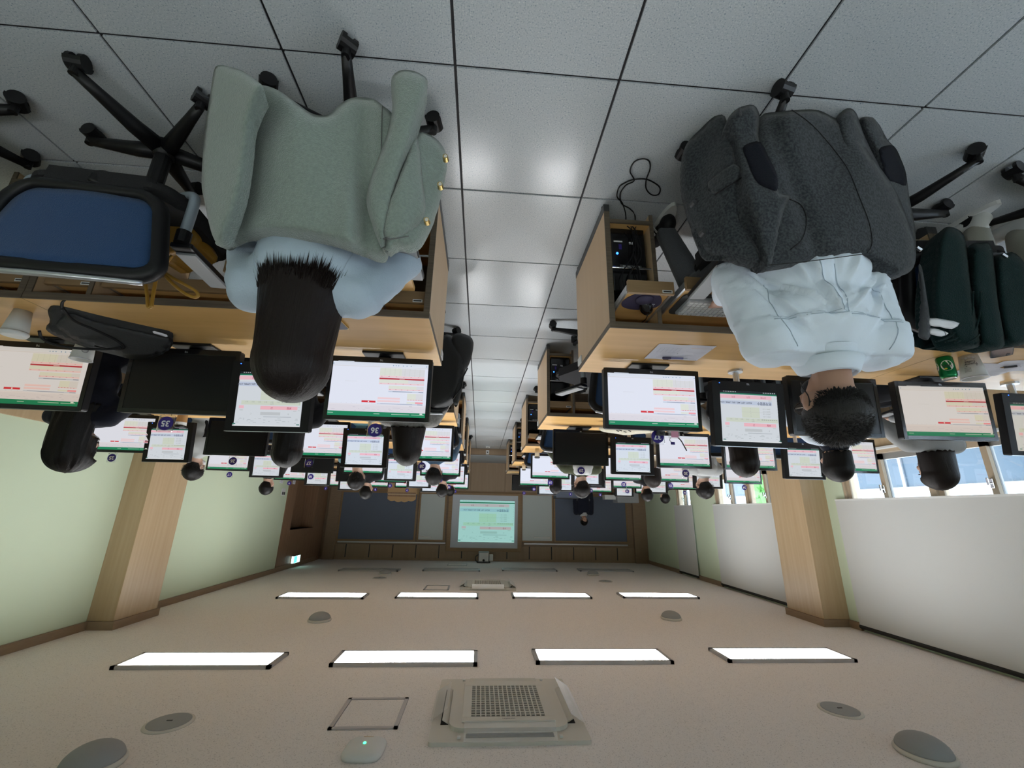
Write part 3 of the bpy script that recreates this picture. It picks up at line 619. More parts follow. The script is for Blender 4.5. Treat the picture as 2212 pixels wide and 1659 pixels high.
for r in (5, 4, 3, 2, 1):
    op = {5: {('mouse', -1): 0, ('kbd', -1): 0}}
    nums = {5: (36, 35, 34, 33, 37, 38, 39, 40), 4: (28, 27, 26, 25, 29, 30, 31, 32), 3: (20, 19, 18, 17, 21, 22, 23, 24), 2: (12, 11, 10, 9, 13, 14, 15, 16), 1: (4, 3, 2, 1, 5, 6, 7, 8)}[r]
    near = r == 5
    desk(0.262, 1.965, r, 'beech two-seat computer desk, door side by the aisle, '+rown[r], (((('kbd', -1)), 0.16),) if near else ())
    desk(1.968, 3.67, r, 'beech two-seat computer desk, door side by the wall, '+rown[r])
    lopen = (((('mouse', 1)), 0.175), ((('kbd', 1)), 0.225)) if near else ((((('mouse', 1)), 0.10), ((('kbd', 1)), 0.12)) if r in (3, 2) else ())
    desk(-2.357, -0.567, r, 'beech two-seat computer desk, window side by the aisle, '+rown[r], lopen)
    desk(-4.15, -2.360, r, 'beech two-seat computer desk, window side by the wall, '+rown[r])

# ---- tower computers in the aisle-side bays
def tower(x, y, lab):
    t = thing('tower_computer', lab, 'computer', (x, y, 0.115), 0, 'black tower computers in the aisle bays')
    obj('case', B2(-0.085, 0.085, 0.02, 0.38, 0, 0.36, 0.004), M['black_plastic'], t); obj('front_panel', B2(-0.087, 0.087, 0.0, 0.022, 0, 0.362, 0.006), M['gloss_black'], t)
    obj('power_light', cyl(bmesh.new(), (0.060, -0.003, 0.15), (0.060, 0.003, 0.15), 0.006, n=12), M['led_blue'], t)
    obj('port_cover', B2(-0.06, 0.05, -0.003, 0.0, 0.215, 0.235, 0.001), M['dark_grey'], t)
    for k in range(4): obj('port', B2(-0.05+0.024*k, -0.036+0.024*k, -0.005, -0.002, 0.221, 0.229), M['grey_plastic'], t)
    text_obj('logo', 'TG', 0.018, M['white_print'], t, (-0.015, -0.002, 0.085), bold=0.0006)
    obj('rating_sticker', B2(0.03, 0.075, -0.001, 0.0, 0.075, 0.083), M['white_print'], t); obj('blue_sticker', B2(0.035, 0.050, -0.001, 0.0, 0.095, 0.125), M['led_blue_paint'] if 'led_blue_paint' in M else M['navy_disc'], t)
tc_ = thing('computer_cables', 'tangle of thin black cables hanging before the tower of the nearest row', 'cable', (-0.72, ROWY[5]+0.03, 0.11))
rg = random.Random(21)
for k in range(6):
    x0 = rg.uniform(-0.03, 0.05); obj('cable', tube(bmesh.new(), smooth_path([V(x0, rg.uniform(-0.012, 0.005), 0.42), V(x0+rg.uniform(-0.03, 0.03), -0.005, 0.30), V(rg.uniform(-0.06, 0.06), -0.012, 0.18), V(rg.uniform(-0.02, 0.05), -0.010, 0.06), V(rg.uniform(-0.02, 0.04), -0.006, 0.008)]), 0.0022, 6), M['black_plastic'], tc_, True)
for r, n in ((5, 37), (4, 29), (3, 21), (2, 13), (1, 5)): tower(-0.70, ROWY[r]+0.05, 'black tower computer with a blue light in the aisle desk of the ' + {5: 'nearest row', 4: 'second row', 3: 'third row', 2: 'fourth row', 1: 'front row'}[r])

# ================================================================== SCREEN CONTENTS
W_, G_, PK, LG, BL, GR = (0.80, 0.85, 0.97), (0.015, 0.25, 0.12), (0.88, 0.66, 0.71), (0.76, 0.81, 0.73), (0.60, 0.68, 0.82), (0.74, 0.76, 0.81)
DR, RD = (0.50, 0.05, 0.07), (0.70, 0.04, 0.06)
def sheet_wide(w, h):
    s = Flat(); X = lambda p: -w/2+w*(2010-p)/1825; Z = lambda p: -h/2+h*(p-215)/1135
    def R(xa, xb, ya, yb, c): s.rect(X(xb), Z(ya), X(xa), Z(yb), c)
    s.rect(-w/2, -h/2, w/2, h/2, W_); R(185, 2010, 1100, 1255, (0.76, 0.75, 0.82)); R(185, 2010, 1112, 1122, (0.84, 0.84, 0.90)); R(185, 2010, 1258, 1350, G_)
    R(185, 2010, 215, 285, (0.74, 0.80, 0.90)); R(185, 2010, 296, 310, (0.72, 0.73, 0.78))
    rng = random.Random(3)
    for k in range(26): x = rng.uniform(230, 1960); R(x, x+rng.uniform(15, 70), 1165+18*(k % 5), 1171+18*(k % 5), (0.58, 0.57, 0.66))
    for k in range(18): R(230+95*k, 240+95*k, 1085, 1093, (0.62, 0.62, 0.68))
    for x in (205, 1340, 1390, 1440, 1530, 1600, 1680, 1980): R(x-9, x+9, 262, 280, (0.20, 0.35, 0.55))
    for x0, x1 in ((200, 300), (1380, 1720), (1750, 1990), (1050, 1160)): R(x0, x1, 1296, 1306, (0.55, 0.75, 0.62))
    R(1910, 1960, 1268, 1290, (0.85, 0.9, 0.88))
    R(1095, 1955, 1078, 1098, BL); R(1160, 1760, 1084, 1092, (0.34, 0.38, 0.5)); R(1850, 1950, 1082, 1094, (0.3, 0.32, 0.42))
    R(1650, 1810, 1036, 1070, LG); R(1810, 1955, 1036, 1070, (0.92, 0.36, 0.42)); R(1700, 1760, 1128, 1136, (0.5, 0.5, 0.56))
    R(1650, 1815, 860, 988, LG); R(1815, 1955, 860, 988, GR); R(1650, 1955, 988, 1004, PK)
    for ya in (955, 1015): R(1100, 1520, ya, ya+40, (0.92, 0.70, 0.74)); R(1100, 1520, ya+16, ya+30, PK)
    R(1290, 1955, 816, 842, BL); R(1370, 1740, 824, 834, (0.30, 0.34, 0.46)); R(1860, 1950, 822, 836, (0.3, 0.32, 0.42))
    R(1290, 1815, 705, 776, LG); R(1815, 1955, 705, 776, GR); R(1290, 1955, 776, 802, PK)
    R(1100, 1650, 580, 652, LG); R(1650, 1955, 580, 652, GR); R(1100, 1955, 652, 684, PK)
    R(1100, 1955, 546, 578, DR); R(1480, 1580, 558, 566, (0.9, 0.8, 0.8)); R(1100, 1955, 500, 540, PK)
    R(1100, 1515, 335, 500, LG); R(1515, 1955, 335, 500, GR)
    for k in range(1, 9): x = 1100+855*k/9; R(x-2, x+2, 335, 500, (0.58, 0.62, 0.58))
    for k in range(1, 10): R(1100, 1955, 335+16.5*k-1, 335+16.5*k+1, (0.60, 0.64, 0.60))
    for ya in (508, 660, 782, 990): 
        for k in range(6): x = 1140+140*k; 
        for k in range(6):
            x = (1310 if ya == 782 else 1670 if ya == 990 else 1130)+(110 if ya in (782,) else 50 if ya == 990 else 140)*k
            if x < 1930: R(x, x+24, ya+6, ya+14, (0.60, 0.25, 0.3))
    R(815, 1075, 1040, 1080, RD); s.disc(X(945), Z(1060), w*0.007, (0.95, 0.9, 0.9)); R(300, 600, 222, 232, (0.62, 0.68, 0.78)); R(470, 700, 640, 650, (0.72, 0.76, 0.85))
    return s
def sheet_54(w, h, dark_bar=True):
    s = Flat(); X = lambda f: -w/2+w*f; Z = lambda f: -h/2+h*f
    def R(xa, xb, za, zb, c): s.rect(X(xa), Z(za), X(xb), Z(zb), c)
    R(0, 1, 0, 1, (0.70, 0.78, 0.87)); R(0, 1, 0.0, 0.045, (0.01, 0.012, 0.02) if dark_bar else (0.70, 0.78, 0.87)); R(0, 1, 0.045, 0.072, (0.02, 0.20, 0.12))
    for k in range(7): R(0.03+0.033*k, 0.045+0.033*k, 0.015, 0.032, (0.6, 0.68, 0.75))
    for k in range(8): R(0.72+0.03*k, 0.735+0.03*k, 0.015, 0.028, (0.5, 0.55, 0.6))
    R(0.10, 1, 0.085, 0.155, (0.88, 0.55, 0.66)); R(0.10, 0.99, 0.195, 0.275, (0.56, 0.66, 0.85))
    rd = (0.45, 0.10, 0.18); dk = (0.10, 0.12, 0.18); g2 = (0.35, 0.40, 0.42)
    for x, t in ((0.2, '문자열'), (0.48, '길이'), (0.74, '결과')): s.text(t, X(x), Z(0.122), h*0.042, rd)
    s.text('문자열함수', X(0.11), Z(0.238), h*0.066, dk, bold=0.0003); s.text('RIGHT, LEFT, MID, LEN, UPPER, LOW', X(0.455), Z(0.236), h*0.041, dk, bold=0.0003)
    R(0.10, 0.16, 0.165, 0.188, (0.6, 0.66, 0.72)); R(0.33, 0.64, 0.32, 0.53, (0.66, 0.75, 0.66)); R(0.09, 0.64, 0.415, 0.418, (0.5, 0.55, 0.58))
    for k, t in enumerate(('2020-11-05', '2020-11-26', '2020-11-27', '2020-11-24')): s.text(t, X(0.14), Z(0.495-0.05*k), h*0.034, g2); s.text('5', X(0.48), Z(0.495-0.05*k), h*0.03, g2)
    R(0.02, 0.92, 0.54, 0.615, (0.65, 0.74, 0.66)); s.text('LEFT', X(0.43), Z(0.595), h*0.03, g2)
    for k in range(6): s.text('함수', X(0.34+0.095*k), Z(0.56), h*0.03, g2)
    for k in range(8): R(0.03+0.036*k, 0.055+0.036*k, 0.552, 0.570, (0.38, 0.44, 0.42))
    R(0.06, 0.62, 0.635, 0.70, (0.90, 0.52, 0.62)); s.text('요일', X(0.15), Z(0.668), h*0.046, rd, bold=0.0003); s.text('값', X(0.43), Z(0.668), h*0.046, rd); R(0.87, 0.945, 0.63, 0.685, (0.90, 0.55, 0.66)); R(0.88, 0.93, 0.70, 0.725, (0.6, 0.66, 0.72)); R(0.07, 0.12, 0.71, 0.73, (0.6, 0.66, 0.72))
    R(0.31, 0.61, 0.745, 0.80, (0.56, 0.62, 0.68)); s.text('C', X(0.74), Z(0.775), h*0.035, g2); s.text('B', X(0.18), Z(0.775), h*0.035, g2)
    R(0.14, 0.56, 0.826, 0.833, (0.25, 0.30, 0.36)); rng = random.Random(5)
    for k in range(30): x = rng.uniform(0.03, 0.93); z = 0.86+0.024*(k % 4); R(x, x+rng.uniform(0.01, 0.05), z, z+0.008, (0.45, 0.52, 0.58))
    R(0, 0.045, 0.955, 0.972, (0.05, 0.22, 0.18)); R(0.955, 1, 0.955, 0.972, (0.05, 0.22, 0.18)); R(0, 1, 0.982, 1, (0.80, 0.87, 0.92))
    for k in range(12): s.text(str(k+3), X(0.015), Z(0.10+0.055*k), h*0.026, g2)
    return s
WW, WH = 0.505, 0.292
SW, SH = 0.338, 0.283
wide_me = sheet_wide(WW, WH).mesh('display', M['display']); sq_me = sheet_54(SW, SH).mesh('display', M['display'])
o = link(bpy.data.objects.new('projected_picture', sheet_54(1.56, 1.11, False).mesh('projected_picture', M['projection'])), sc_t); o.location = (-0.055, -0.0145, 0.70); o.color = (0.62, 1.0, 0.84, 1)

# ================================================================== MONITORS
bm = bmesh.new(); prism(bm, rrect(0.548, 0.345, 0.012, 3), -0.022, 0.016, FACE_Y); box(bm, (0, 0.028, 0.01), (0.40, 0.03, 0.22), None, 0.01)
mw_shell = mk(bm, 'housing', M['black_plastic'])
bm = bmesh.new()
for a in (add2(bm, -0.2735, -0.2525, -0.0245, -0.020, -0.171, 0.171, 0.001), add2(bm, 0.2525, 0.2735, -0.0245, -0.020, -0.171, 0.171, 0.001), add2(bm, -0.2525, 0.2525, -0.0245, -0.020, 0.150, 0.171, 0.001), add2(bm, -0.2525, 0.2525, -0.0245, -0.020, -0.171, -0.142, 0.001)): pass
mw_bez = mk(bm, 'bezel', M['gloss_black']); mw_off = mk(B2(-0.2525, 0.2525, -0.0225, -0.0215, -0.142, 0.150), 'dark_display', M['screen_off'])
bm = bmesh.new(); add2(bm, -0.11, 0.11, -0.035, 0.13, 0.0, 0.012, 0.004); box(bm, (0, 0.04, 0.06), (0.07, 0.03, 0.12), None, 0.005); mw_stand = mk(bm, 'stand', M['black_plastic'])
bm = bmesh.new(); prism(bm, rrect(0.425, 0.362, 0.008, 3), -0.020, 0.02, FACE_Y); box(bm, (0, 0.03, 0.0), (0.26, 0.03, 0.22), None, 0.01); ms_shell = mk(bm, 'housing', M['matte_black'])
bm = bmesh.new()
for a in (add2(bm, -0.212, -SW/2, -0.0225, -0.019, -0.180, 0.180, 0.001), add2(bm, SW/2, 0.212, -0.0225, -0.019, -0.180, 0.180, 0.001), add2(bm, -SW/2, SW/2, -0.0225, -0.019, 0.155, 0.180, 0.001), add2(bm, -SW/2, SW/2, -0.0225, -0.019, -0.180, -0.128, 0.001)): pass
ms_bez = mk(bm, 'bezel', M['matte_black']); ms_trim = mk(B2(-0.2125, 0.2125, -0.022, -0.004, 0.181, 0.1835), 'top_trim', M['silver'])
bm = bmesh.new(); cyl(bm, (0, 0.05, 0.0), (0, 0.05, 0.012), 0.04); cyl(bm, (0, 0.05, 0.01), (0, 0.05, 0.20), 0.017); box(bm, (0, 0.04, 0.17), (0.05, 0.04, 0.06), None, 0.006); ms_stand = mk(bm, 'arm_pole', M['silver'])
logo_me = text_mesh('TG', 0.013, 'CENTER', 0.0004).copy(); logo_me.materials.append(M['silver'])
led_me = mk(B((0, 0, 0), (0.004, 0.002, 0.003)), 'power_light', M['led_blue'])
def tinted(x, row=4):       # viewing-angle warming and dimming of the panels, painted into each display's colour
    k = min(1, abs(x-(-0.2))/2.6)**1.5; e = 1.0 if row == 5 else 0.45
    return (1.0-0.22*k*e, 1.0-0.33*k*e, 1.03-0.50*k*e, 1)
def mon_wide(x, row, lab, on, ry=0.0, dy=0.0):
    t = thing('widescreen_monitor', lab, 'monitor', (x, MONY[row]+dy, HT), ry, 'black widescreen monitors')
    put(mw_stand, t); h = put(mw_shell, t, (0, 0, 0.207)); h.rotation_euler.x = math.radians(-4)
    put(mw_bez, h)
    if on: d = put(wide_me, h, (0, -0.0225, 0.004), 'display'); d.color = tinted(x, row)
    else: put(mw_off, h)
    l = put(logo_me, h, (0, -0.0250, -0.156), 'logo'); l.rotation_euler = (PI/2, 0, 0)
    return t
def mon_sq(x, row, lab, ry=0.0, dy=0.0, z=0.0):
    t = thing('square_monitor', lab, 'monitor', (x, MONY[row]+dy, HT), ry, 'shared five-by-four monitors on silver poles')
    put(ms_stand, t); h = put(ms_shell, t, (0, 0, 0.275+z)); h.rotation_euler = (math.radians(-7), 0, 0)
    put(ms_bez, h); put(ms_trim, h); d = put(sq_me, h, (0, -0.0205, 0.0135), 'display'); d.color = tinted(x*0.8 if row < 5 else x*1.1, row); l = put(logo_me, h, (0, -0.0235, -0.168), 'logo'); l.rotation_euler = (PI/2, 0, 0)
    p = put(led_me, h, (0.17, -0.0235, -0.168), 'power_light'); return t
SEATX = {'R': (0.562, 1.60, 2.28, 3.33), 'L': (-0.965, -2.01, -2.69, -3.78)}
SQX = {'R': (1.10, 2.86), 'L': (-1.475, -3.24)}
OFF = {35, 38, 29, 26, 18, 14, 5, 6, 10}
SEATS = {}
ROWW = {5: 'nearest row', 4: 'second row', 3: 'third row', 2: 'fourth row', 1: 'front row'}
def where(n):
    r = (n-1)//8+1; k = (n-1) % 8; return '%s, %s, %s' % (ROWW[r], 'door side' if k < 4 else 'window side', ('wall seat', 'third seat', 'second seat', 'aisle seat', 'aisle seat', 'second seat', 'third seat', 'wall seat')[k])
def wdesk(p): r = (p-1)//8+1; k = (p-1) % 8; return '%s, %s, %s desk' % (ROWW[r], 'door side' if k < 4 else 'window side', 'aisle' if k in (2, 3, 4, 5) else 'wall')
for r in range(1, 6):
    for k in range(4):
        SEATS[8*(r-1)+4-k] = (r, SEATX['R'][k]); SEATS[8*(r-1)+5+k] = (r, SEATX['L'][k])
for n, (r, x) in SEATS.items():
    if n in (33, 40): continue
    dx = {35: -0.03, 34: 0.02, 37: 0.03, 4: -0.02, 28: -0.01, 27: -0.06, 19: -0.0, 25: -0.05, 17: 0.04}.get(n, 0)
    mon_wide(x+dx, r, ('black widescreen monitor showing a spreadsheet, %s, sign %d' if n not in OFF else 'switched-off black widescreen monitor, %s, sign %d') % (where(n), n), n not in OFF, ry={34: -0.05, 39: 0.06}.get(n, 0))
for r in range(1, 6):
    a = 8*(r-1)
    for x, p, q in ((SQX['R'][0], a+4, a+3), (SQX['R'][1], a+2, a+1), (SQX['L'][0], a+5, a+6), (SQX['L'][1], a+7, a+8)):
        if (p, q) == (34, 33): continue
        mon_sq(x, r, 'square monitor on a silver pole showing a worksheet, ' + wdesk(p), ry={36: 0.06, 37: -0.03, 28: 0.04, 26: 0.08}.get(p, 0), dy=-0.02)

# ---- acrylic seat number signs on the monitors
plate_me = mk(prism(bmesh.new(), rrect(0.078, 0.084, 0.006, 3), -0.0015, 0.0015, FACE_Y), 'plate', M['acrylic'])
disc_me = mk(cyl(bmesh.new(), (0, -0.0035, 0), (0, -0.0018, 0), 0.0355, n=28), 'disc', M['navy_disc'])
bm = bmesh.new(); add2(bm, -0.018, 0.018, -0.004, -0.001, -0.062, -0.04); add2(bm, -0.018, 0.018, -0.004, 0.03, -0.064, -0.060); clip_me = mk(bm, 'clip', M['acrylic'])
for n, (r, x) in SEATS.items():
    if n in (33, 34, 40, 39, 38, 32, 31): continue
    t = thing('seat_number_sign', 'navy disc sign reading %d on a monitor, %s' % (n, where(n)), 'sign', (x, MONY[r]+0.025 if n == 37 else MONY[r]-0.004, HT+0.385+(0.045 if n != 37 else 0.025)), 0, 'round seat number signs')
    put(plate_me, t); put(disc_me, t); put(clip_me, t); text_obj('number', str(n), 0.042, M['white_print'], t, (0, -0.0042, 0.0), bold=0.0012)

# ================================================================== CHAIRS
def chair_template():
    p = {}
    b = bmesh.new()
    for k in range(5):
        a = -PI/2+2*PI*k/5; d = Vector((math.cos(a), math.sin(a), 0))
        tube(b, [d*0.02+Vector((0, 0, 0.105)), d*0.12+Vector((0, 0, 0.10)), d*0.24+Vector((0, 0, 0.082)), d*0.318+Vector((0, 0, 0.070))], [0.034, 0.030, 0.022, 0.018], 8, flat=0.8)
    cyl(b, (0, 0, 0.075), (0, 0, 0.14), 0.045, 0.036); p['base'] = mk(b, 'star_base', M['black_plastic'])
    b = bmesh.new()
    for s in (-1, 1): cyl(b, (s*0.012, 0, 0.0275), (s*0.026, 0, 0.0275), 0.0275, n=16)
    prism(b, [(0.032*math.cos(t), 0.032*math.sin(t)) for t in [PI*i/8-0.2 for i in range(9)]], -0.027, 0.027, Matrix.Translation((0, 0, 0.0275)) @ Matrix(((0, 0, 1, 0), (1, 0, 0, 0), (0, 1, 0, 0), (0, 0, 0, 1))))
    cyl(b, (0, 0.0, 0.05), (0, 0, 0.085), 0.014); p['caster'] = mk(b, 'caster', M['black_plastic'])
    b = bmesh.new(); cyl(b, (0, 0, 0.12), (0, 0, 0.28), 0.030); cyl(b, (0, 0, 0.28), (0, 0, 0.41), 0.016); box(b, (0, 0.0, 0.415), (0.18, 0.22, 0.03), None, 0.006); p['lift'] = mk(b, 'gas_lift', M['black_plastic'])
    b = bmesh.new(); N = 18
    prism(b, rrect(0.48, 0.46, 0.09, 6), 0.425, 0.49)
    bmesh.ops.bevel(b, geom=[e for e in b.edges if abs(e.verts[0].co.z-e.verts[1].co.z) < 1e-4], offset=0.022, segments=3, affect='EDGES'); p['seat'] = mk(b, 'seat', M['seat_fabric'])
    def curve(x, z): return -0.262+0.9*x*x*0.55-0.10*(z-0.66)+0.25*(z-0.66)**2
    out = rrect(0.50, 0.325, 0.075, 6); b = bmesh.new()
    out = [(x*(1+0.15*(z)/0.16*1.0), z) for x, z in out]
    tube(b, [(x, curve(x, z+0.665), z+0.665) for x, z in out], 0.027, 8, closed=True, flat=0.75); p['frame'] = mk(b, 'back_frame', M['black_plastic'])
    b = bmesh.new(); nx, nz = 14, 10; g = {}
    for i in range(nx+1):
        for j in range(nz+1):
            x = -0.228+0.456*i/nx; z = -0.145+0.29*j/nz; x *= (1+0.15*z/0.16); g[i, j] = b.verts.new((x, curve(x, z+0.665)+0.012*(1-(2*i/nx-1)**2)*(1-(2*j/nz-1)**2), z+0.665))
    for i in range(nx):
        for j in range(nz): b.faces.new((g[i, j], g[i+1, j], g[i+1, j+1], g[i, j+1]))
    r = bmesh.ops.extrude_face_region(b, geom=list(b.faces)); bmesh.ops.translate(b, vec=(0, 0.004, 0), verts=[v for v in r['geom'] if isinstance(v, bmesh.types.BMVert)]); p['mesh'] = mk(b, 'back_mesh', M['blue_mesh'])
    b = bmesh.new(); tube(b, [(x, curve(x, 0.85)-0.004, 0.857-0.25*abs(x)**2.2) for x in np.linspace(-0.25, 0.25, 15)], 0.009, 8); p['trim'] = mk(b, 'top_trim', M['silver'])
    b = bmesh.new(); tube(b, smooth_path([(0, 0.0, 0.41), (0, -0.15, 0.405), (0, -0.205, 0.425), (0, -0.222, 0.475)]), 0.013, 8, flat=1.8); p['spine'] = mk(b, 'back_bracket', M['black_plastic'])
    b = bmesh.new(); tube(b, smooth_path([(0.10, -0.06, 0.415), (0.20, -0.12, 0.415), (0.256, -0.145, 0.425), (0.266, -0.15, 0.47), (0.266, -0.155, 0.60)]), 0.0175, 12); p['arm'] = mk(b, 'armrest', M['arm_grey'])
    b = bmesh.new(); cyl(b, (0.266, -0.155, 0.585), (0.266, -0.155, 0.632), 0.024); box(b, (0.268, -0.02, 0.640), (0.072, 0.28, 0.02), None, 0.008); p['padb'] = mk(b, 'pad_base', M['black_plastic'])
    p['pad'] = mk(B((0.268, -0.005, 0.652), (0.066, 0.24, 0.014), None, 0.006), 'arm_pad', M['grey_plastic'])
    for me in p.values(): me.polygons.foreach_set('use_smooth', [len(f.vertices) < 6 and False for f in me.polygons])
    for k in ('arm', 'frame', 'trim', 'spine', 'base', 'mesh'): p[k].polygons.foreach_set('use_smooth', [True]*len(p[k].polygons))
    return p
CP = chair_template()
def chair(x, y, rz, lab, base_rot=0.0, drop=0.0):
    t = thing('office_chair', lab, 'chair', (x, y, 0), rz, 'office chairs with blue mesh backs')
    b = put(CP['base'], t); b.rotation_euler.z = base_rot-rz
    for k in range(5):
        a = -PI/2+2*PI*k/5; c = put(CP['caster'], b, (0.318*math.cos(a), 0.318*math.sin(a), 0)); c.rotation_euler.z = a+PI/2+0.5*((k*7) % 3-1)
    put(CP['lift'], t); put(CP['seat'], t); dz = (0, 0.07 if drop else 0, -drop); put(CP['frame'], t, dz); put(CP['mesh'], t, dz); put(CP['trim'], t, dz); put(CP['spine'], t)
    for s in (-1, 1):
        a = put(CP['arm'], t); a.scale.x = s; q = put(CP['padb'], a); q = put(CP['pad'], a)
    return t

# ================================================================== PEOPLE
def head_prims():
    P = [('e', V(0, -0.012, 0.022), (0.076, 0.096, 0.096)), ('e', V(0, 0.022, -0.045), (0.060, 0.068, 0.072)), ('e', V(0, 0.055, -0.088), (0.030, 0.026, 0.026)),
         ('e', V(0, 0.045, 0.01), (0.062, 0.05, 0.06)), ('c', V(0, 0.088, 0.0), V(0, 0.106, -0.033), 0.009, 0.013), ('e', V(0, 0.082, -0.062), (0.024, 0.014, 0.010))]
    for s in (-1, 1):
        P += [('e', V(s*0.079, 0.0, -0.012), (0.011, 0.022, 0.035)), ('e', V(s*0.086, -0.010, 0.004), (0.010, 0.016, 0.021)), ('e', V(s*0.035, 0.075, -0.03), (0.024, 0.020, 0.022))]
    return P
def xform(P, mt):
    q = mt.to_3x3(); out = []
    for p in P:
        if p[0] == 'c': out.append(('c', mt @ p[1], mt @ p[2], p[3], p[4]))
        else: out.append(('e', mt @ p[1], p[2], q @ (p[3] if len(p) > 3 else Matrix.Identity(3))))
    return out
def ik(a, b, l1, l2, pole):
    d = b-a; L = min(d.length, l1+l2-0.005); n = d.normalized(); b = a+n*L
    x = (l1*l1-l2*l2+L*L)/(2*L); h = math.sqrt(max(l1*l1-x*x, 1e-6)); pp = (pole-n*pole.dot(n)).normalized(); return a+n*x+pp*h, b
def hand_prims(w, d, s, curl=0.35):
    """palm, four unequal bent fingers and a side thumb; w wrist, d pointing direction, s = -1 left / 1 right"""
    d = d.normalized(); up = V(0, 0, 1); side = d.cross(up).normalized(); nrm = side.cross(d).normalized(); P = []
    rot = Matrix((side, d, nrm)).transposed()
    P.append(('e', w+d*0.045, (0.040, 0.050, 0.016), rot))
    for k, L in enumerate((0.070, 0.080, 0.075, 0.058)):
        o = (k-1.5)*0.0205*(-s); b = w+d*0.082+side*o; m1 = b+(d*math.cos(curl)-nrm*math.sin(curl))*L*0.52; m2 = m1+(d*math.cos(curl*2.2)-nrm*math.sin(curl*2.2))*L*0.48
        P += [('c', b-d*0.02, m1, 0.0092, 0.0085), ('c', m1, m2, 0.0085, 0.0072)]
    t0 = w+d*0.022-side*s*0.034; t1 = t0+(d*0.75-side*s*0.65-nrm*0.25).normalized()*0.042; P += [('c', t0, t1, 0.0125, 0.0105), ('c', t1, t1+(d*0.95-side*s*0.15-nrm*0.3).normalized()*0.03, 0.0105, 0.0085)]
    return P
def sstep(a, b, x): t = np.clip((x-a)/(b-a+1e-9), 0, 1); return t*t*(3-2*t)
def hair_mesh(style, n=96, seed=0, th=None):
    """hair in head coordinates (face towards +y); rings from the crown down, drawn inside the head where the face shows"""
    rng = np.random.RandomState(seed); long_ = style.get('L', 0); th = style.get('th', 0.020); side = style.get('side', th*0.75)
    rows = []
    for a in np.linspace(0.06, PI/2, 13): rows.append(('cap', a))
    zend = style.get('zend', -0.075) if not long_ else -long_
    m = 9 if not long_ else 10+int(long_*40)
    for z in np.linspace(0.012, zend, m): rows.append(('z', z))
    phi = np.linspace(-PI, PI, n, endpoint=False); ring = []
    f1 = rng.rand(64)*2*PI; f2 = rng.rand(64)*2*PI
    def strand(ph, z):
        s = 0
        for k, (fr, am) in enumerate(((7, 0.35), (13, 0.3), (23, 0.3), (41, 0.35))): s = s+am*np.sin(ph*fr+f1[k]+2.0*math.sin(z*9+f2[k]))
        return s
    for kind, q in rows:
        if kind == 'cap':
            z = 0.022+(0.096+th)*math.cos(q); rx = (0.076+th)*math.sin(q); ry = (0.096+th)*math.sin(q)
        else:
            z = q; t = (0.012-z)/(0.012-zend)
            if not long_:
                e = math.sqrt(max(0.0, 1-((z-0.022)/0.125)**2)); k = 1-t**1.5
                rx = 0.0765*e*(1-0.10*t)+side*k-0.006*t; ry = 0.0955*e+th*k*0.9-0.010*t
            else:
                rx = 0.076+side+style.get('flare', 0.0)*t-style.get('pinch', 0.0)*math.sin(PI*min(1, t*1.2)); ry = 0.096+th+style.get('back', 0.0)*t
        f = np.abs(phi); zc = z-0.022
        lo, hi = style.get('cut', (62, 78))
        if z > 0.092: cut = np.zeros(n)
        else:
            w = math.radians(lo)*sstep(0.092, 0.03, z) if z > 0.03 else math.radians(lo+(hi-lo)*float(sstep(0.03, -0.05, z)))
            cut = 1-sstep(w-0.10, w+0.16, f)
        depth = 0.80 if z > -0.09 else 0.55
        rr = 1+style.get('amp', 0.02)*strand(phi, z)*min(1, 0.3+abs(q if kind == 'cap' else 1))
        shr = 1-cut*(1-depth)
        x = rx*np.sin(phi)*rr*shr; y = -0.012+ry*np.cos(phi)*rr*shr
        if long_ and kind == 'z' and z < -0.05:
            y = np.where(y > 0.0, y*(1-0.5*sstep(-0.05, -0.18, z)), y)
            y = y+style.get('sweep', 0)*((0.012-z)/(0.012-zend))**2
        zz = np.full(n, z)
        if kind == 'z' and z == rows[-1][1]: zz = zz+rng.uniform(-0.008, 0.010, n)
        ring.append(np.stack([x, y, zz], 1))
    v = [tuple(ring[0].mean(0)+np.array([0, 0, 0.003]))]; fcs = []
    for r in ring: v += [tuple(p) for p in r]
    last = ring[-1]*np.array([0.8, 0.8, 1])+np.array([0, -0.004, 0.025]); v += [tuple(p) for p in last]; v.append(tuple(last.mean(0)+np.array([0, 0, 0.02])))
    R = len(ring)+1
    for k in range(n): fcs.append((0, 1+k, 1+(k+1) % n))
    for i in range(R-1):
        for k in range(n): a = 1+i*n+k; b = 1+i*n+(k+1) % n; fcs.append((a, a+n, b+n, b))
    for k in range(n): fcs.append((len(v)-1, 1+(R-1)*n+(k+1) % n, 1+(R-1)*n+k))
    return v, fcs
